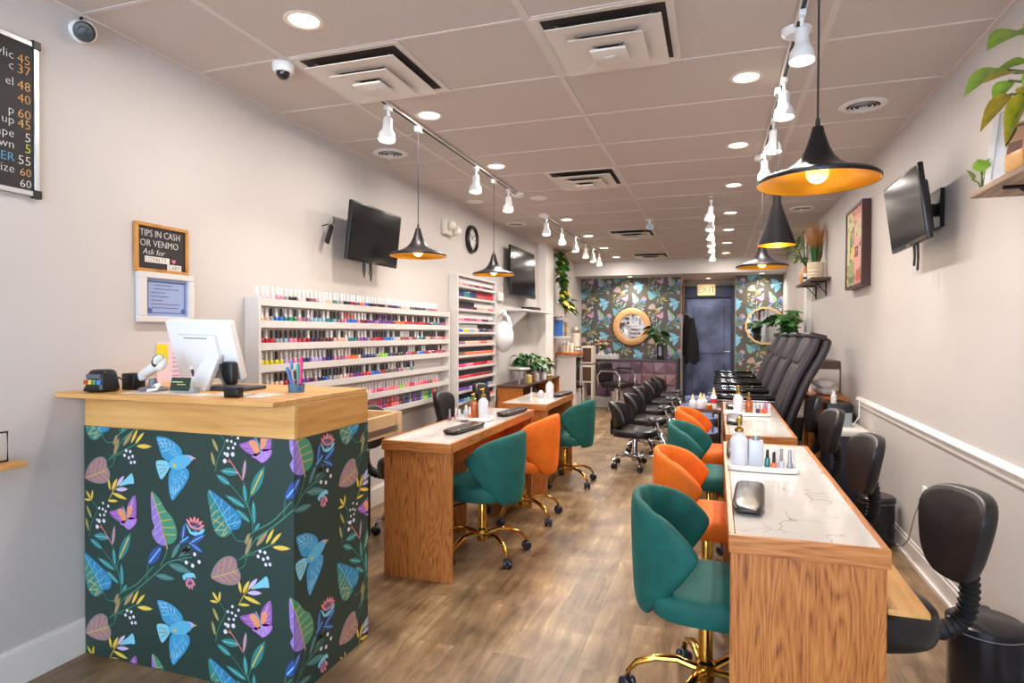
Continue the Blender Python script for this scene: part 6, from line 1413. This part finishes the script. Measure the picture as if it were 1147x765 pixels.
# styling chair
t = thing('styling_chair', 'black salon chair with chrome arms and round pedestal at the back left', 'chair', (-1.66, 10.9, 0), R(-20))
m = MB(); pad(m, .24, .25, .40, .50, ex=5, crown=.015); m.build('seat', black_leather, t)
MB().rbox((-.25,0,.66), (.08,.48,.34), .03, 3, rot=(0,R(-8),0)).build('backrest', black_leather, t)
for s in (-1, 1):
    MB().tube([(-.22,s*.28,.44),(-.24,s*.285,.60),(-.16,s*.285,.70),(.12,s*.285,.70),(.20,s*.285,.62),(.19,s*.28,.44)], .017, 8).build('chrome_arm', chrome, t); MB().rbox((-.02,s*.285,.725), (.30,.05,.03), .01).build('arm_pad', black_leather, t)
MB().lathe([(.001,0),(.19,0),(.20,.012),(.18,.03),(.05,.04),(.05,.05)], 30).build('base_disc', chrome, t)
MB().cyl((0,0,.04),(0,0,.34), .12, n=24).cyl((0,0,.34),(0,0,.40), .06, n=16).build('pedestal', chrome, t)
# ------------------------------------------------------------------ far left: console, cabinet, shelves, vine
t = thing('wooden_console', 'orange brown wooden console table below the larger far television', 'console', (0,0,0))
MB().b2((XL+.02,6.98,.70),(-2.19,8.84,.725)).build('console_top', brown_wood, t, bevel=.003)
for y in (7.0, 8.80): MB().b2((XL+.03,y,0),(-2.2,y+.03,.70)).build('end_panel', orange_wood, t)
MB().b2((XL+.03,7.03,.05),(-2.23,7.75,.06)).b2((XL+.03,7.03,.38),(-2.23,8.80,.40)).build('shelf', brown_wood, t); MB().b2((XL+.03,7.03,.06),(XL+.04,8.80,.70)).build('back_panel', brown_wood, t)
def nail_fan(lb, x, y, z, k=1):
    t = thing('nail_dryer', lb, 'nail dryer', (x, y, z), R(10), group='grey disc nail dryers')
    MB().lathe([(.001,.165),(.10*k,.165),(.14*k,.178),(.145*k,.19),(.13*k,.205),(.001,.212)], 30).build('disc_top', mat('dryer_grey',(176,174,170),.3,.4), t)
    for a in (40, 160, 280): MB().tube([(.09*k*math.cos(R(a)),.09*k*math.sin(R(a)),.17),(.095*k*math.cos(R(a)),.095*k*math.sin(R(a)),.0)], .014, 8).build('leg', mat('dryer_grey',(176,174,170),.3,.4), t)
CZ = .7255
nail_fan('grey disc nail dryer nearest on the wooden console', -2.32, 7.25, CZ)
nail_fan('grey disc nail dryer in the middle of the wooden console', -2.33, 7.95, CZ)
nail_fan('grey disc nail dryer farthest on the wooden console', -2.32, 8.45, CZ)
for x, y, k, lb in ((-2.30,7.60,.95,'leafy green plant with red tips between the first two nail dryers'),(-2.31,8.2,.75,'small bushy plant in an orange pot behind the middle nail dryer')):
    t = thing('potted_plant', lb, 'plant', (x, y, CZ)); MB().lathe([(.001,0),(.06*k,0),(.075*k,.12*k),(.065*k,.12*k),(.001,.10*k)], 20).build('pot', terracotta if k < 1 else mat('pot_steel',(120,124,132),.4), t)
    lf, st = MB(), MB(); bush(lf, st, (0,0,.11*k), 60, .17*k, .27*k, .12*k, .09*k, rr, .5, (0,0,1) if k > .9 else (0,0,2)); lf.build('foliage', [leaf_dark, leaf_green, leaf_lime], t, smooth=60); st.build('stems', stem_green, t)
t = thing('spiky_plant', 'thin spiky plant beside the farthest nail dryer on the console', 'plant', (-2.33, 8.70, CZ)); MB().lathe([(.001,0),(.05,0),(.06,.1),(.05,.1),(.001,.08)], 18).build('pot', warm_white, t)
lf = MB()
for i in range(16):
    a = i*2.4; leaf(lf, (0,0,.09), (math.cos(a)*.6-.05, math.sin(a)*.6, .8), .30, .018, .25, 0, False)
lf.build('foliage', mat('leaf_dry',(150,130,90),.6), t, smooth=60)
for i, (y, c, lb) in enumerate(((7.42,(206,180,96),'short tan jar under the plants on the console'),(7.75,(226,222,224),'white jar left of the orange pot on the console'),(8.12,(232,230,232),'white canister beyond the middle dryer on the console'))):
    jar(lb, -2.24, y, CZ, .075, .09, mat('jar_%d'%i, c, .4), cap_white, .014, 'jar', 'storage_jar', cr=.9)
t = thing('beverage_cabinet', 'white cabinet with wooden top and black dispenser bay past the console', 'cabinet', (0,0,0))
MB().b2((XL+.01,9.95,0),(-2.20,10.4,.99)).build('cabinet_body', white_paint, t, bevel=.004); MB().b2((XL+.002,9.90,.99),(-2.17,10.45,1.035)).build('cabinet_top', orange_wood, t, bevel=.003)
MB().b2((-2.20,9.97,.45),(-2.185,10.2,.96)).b2((-2.185,9.97,.45),(-2.12,10.2,.49)).b2((-2.185,9.97,.90),(-2.13,10.2,.96)).build('dispenser_bay', black_gloss, t); MB().cyl((-2.16,10.08,.90),(-2.16,10.08,.80), .018, n=10).build('tap', chrome, t)
t = thing('cube_shelf', 'two stacked white framed cubbies with brown fronts beside the white cabinet', 'shelf', (0,0,0))
for z in (.50,.83):
    MB().b2((-2.22,10.5,z),(-2.03,10.8,z+.30)).build('cube_frame', warm_white, t, bevel=.003); MB().b2((-2.20,10.494,z+.03),(-2.05,10.5,z+.27)).build('front_panel', brown_wood, t)
MB().b2((-2.2,10.5,0),(-2.18,10.8,.5)).b2((-2.05,10.5,0),(-2.03,10.8,.5)).build('side_panel', warm_white, t)
for i, (x, y, w, h, c, lb) in enumerate(((-2.43,10.02,.07,.13,(236,226,206),'stack of cream cups at the left of the wood topped cabinet'),(-2.36,10.05,.07,.18,(240,232,214),'taller stack of cream cups on the wood topped cabinet'),(-2.29,10.03,.07,.15,(238,228,208),'cream cup stack nearest the metal dispenser'))):
    jar(lb, x, y, 1.0355, w, h, mat('cup_cream_%d'%i, c, .5), None, 0, 'cups', 'cup_stack')
t = thing('tall_dispenser', 'tall metal and clear cylinder dispenser on the wood topped cabinet', 'dispenser', (-2.27, 10.25, 1.0355)); MB().lathe([(.001,0),(.075,0),(.08,.05),(.07,.06),(.07,.36),(.08,.38),(.06,.42),(.001,.425)], 22).build('cylinder', mat('dispenser_steel',(206,196,180),.25,.6), t); MB().lathe([(.0715,.1),(.0715,.32)], 22, cap=False).build('sleeve', warm_white, t)
t = thing('coffee_grinder', 'small white and black appliance at the wall end of the wood topped cabinet', 'appliance', (-2.46, 10.22, 1.0355)); MB().rbox((0,0,.09), (.09,.12,.18), .01).build('appliance_body', white_plastic, t); MB().ball((.0,-.062,.12), (.05,.012,.05), 14).build('dial', black_plastic, t)
t = thing('wall_shelf_unit', 'white two tier wall shelf holding a trailing vine past the column', 'shelf', (0,0,0))
MB().b2((XL+.001,9.45,1.62),(-2.30,10.0,1.645)).b2((XL+.001,9.45,1.28),(-2.30,10.0,1.305)).build('shelf_board', white_paint, t); MB().b2((XL+.001,9.45,1.305),(-2.30,9.465,1.62)).b2((XL+.001,9.985,1.305),(-2.30,10.0,1.62)).build('side_panel', mat('side_cream',(230,222,208),.5), t) if False else MB().b2((XL+.001,9.47,1.305),(XL+.012,9.98,1.62)).build('back_panel', white_paint, t)
for i, (y, w, c, h, lb) in enumerate(((9.58,.05,(60,110,190),.26,'blue box standing on the lower tier of the white wall shelf'),(9.66,.05,(170,190,90),.24,'yellow green box beside the blue one on the wall shelf'),(9.80,.10,(140,96,76),.23,'brown printed box on the lower tier of the wall shelf'),(9.92,.06,(206,180,150),.2,'tan box at the far end of the wall shelf lower tier'))):
    t = thing('product_box', lb, 'box', (-2.40, y, 1.3055)); MB().rbox((0,0,h/2), (.14,w,h), .003).build('carton', mat('carton_%d'%i, c, .5), t); MB().b2((.0701,-w*.35,h*.3),(.0715,w*.35,h*.7)).build('label_patch', mat('patch_%d'%i, tuple(min(255, v+50) for v in c), .5), t)
t = thing('trailing_vine', 'tall leafy vine in a white pot climbing the wall past the column', 'plant', (-2.40, 9.70, 1.6455))
MB().rbox((0,0,.09), (.17,.19,.18), .012).build('pot', warm_white, t)
lf, st = MB(), MB()
for k, (y0, y1, top) in enumerate(((-.09,-.16,1.0),(.02,-.05,1.02),(.10,.10,.98))):
    pts = [Vector((.0+.03*math.sin(3*q+k), y0+(y1-y0)*q+.05*math.sin(6*q+k), .16+(top-.16)*q)) for q in [i/14 for i in range(15)]]
    st.tube(pts, .006, 6)
    for i in range(60):
        p = pts[min(14, int(rr.random()*15))]+Vector((rr.uniform(-.02,.07), rr.uniform(-.11,.11), rr.uniform(-.04,.04)))
        a = rr.uniform(0, 2*PI); leaf(lf, p, (math.cos(a)*.6+.5, math.sin(a)-.3, rr.uniform(-.7,.1)), .105, .085, .3, rr.choice((0,1,1,2)), True, rr.uniform(-.6,.6))
for i in range(40):
    p = Vector((rr.uniform(0,.12), rr.uniform(-.12,.38), .16+rr.uniform(-.06,.10))); leaf(lf, p, (.5, rr.uniform(-.6,.9), rr.uniform(-.5,.2)), .15, .08, .4, rr.choice((0,1,2)), True, rr.uniform(-.6,.6))
lf.build('foliage', [leaf_dark, leaf_green, leaf_yellow], t, smooth=60); st.build('stems', stem_green, t)
EXPO = -0.05
# ------------------------------------------------------------------ camera, daylight, exposure
cam = bpy.data.cameras.new('camera'); co = bpy.data.objects.new('camera', cam); COL.objects.link(co); SC.camera = co
cam.sensor_fit = 'HORIZONTAL'; cam.sensor_width = 36; cam.lens = 689.03/1147*36; cam.clip_start = .05
yaw, pit, roll = .321085, .014274, .002977
fw = Vector((-math.sin(yaw)*math.cos(pit), math.cos(yaw)*math.cos(pit), -math.sin(pit)))
ri = Vector((math.cos(yaw), math.sin(yaw), 0)); up = ri.cross(fw)
r_ = ri*math.cos(roll)+up*math.sin(roll); u_ = -ri*math.sin(roll)+up*math.cos(roll)
co.matrix_world = Matrix(((r_.x,u_.x,-fw.x,0),(r_.y,u_.y,-fw.y,0),(r_.z,u_.z,-fw.z,1.36),(0,0,0,1)))
w = bpy.data.worlds.new('sky'); SC.world = w; w.use_nodes = True
nt = w.node_tree; bg = nt.nodes['Background']
bg.inputs['Color'].default_value = (.66,.82,1,1); bg.inputs['Strength'].default_value = 10
SC.view_settings.view_transform = 'Standard'; SC.view_settings.look = 'None'
SC.view_settings.exposure = EXPO; SC.view_settings.gamma = 1
SC.view_settings.use_curve_mapping = False
SC.cycles.max_bounces = 8; SC.cycles.diffuse_bounces = 5; SC.cycles.glossy_bounces = 4; SC.cycles.transmission_bounces = 6
SC.cycles.sample_clamp_indirect = 4; SC.cycles.caustics_reflective = False; SC.cycles.caustics_refractive = False
SC.cycles.use_denoising = True
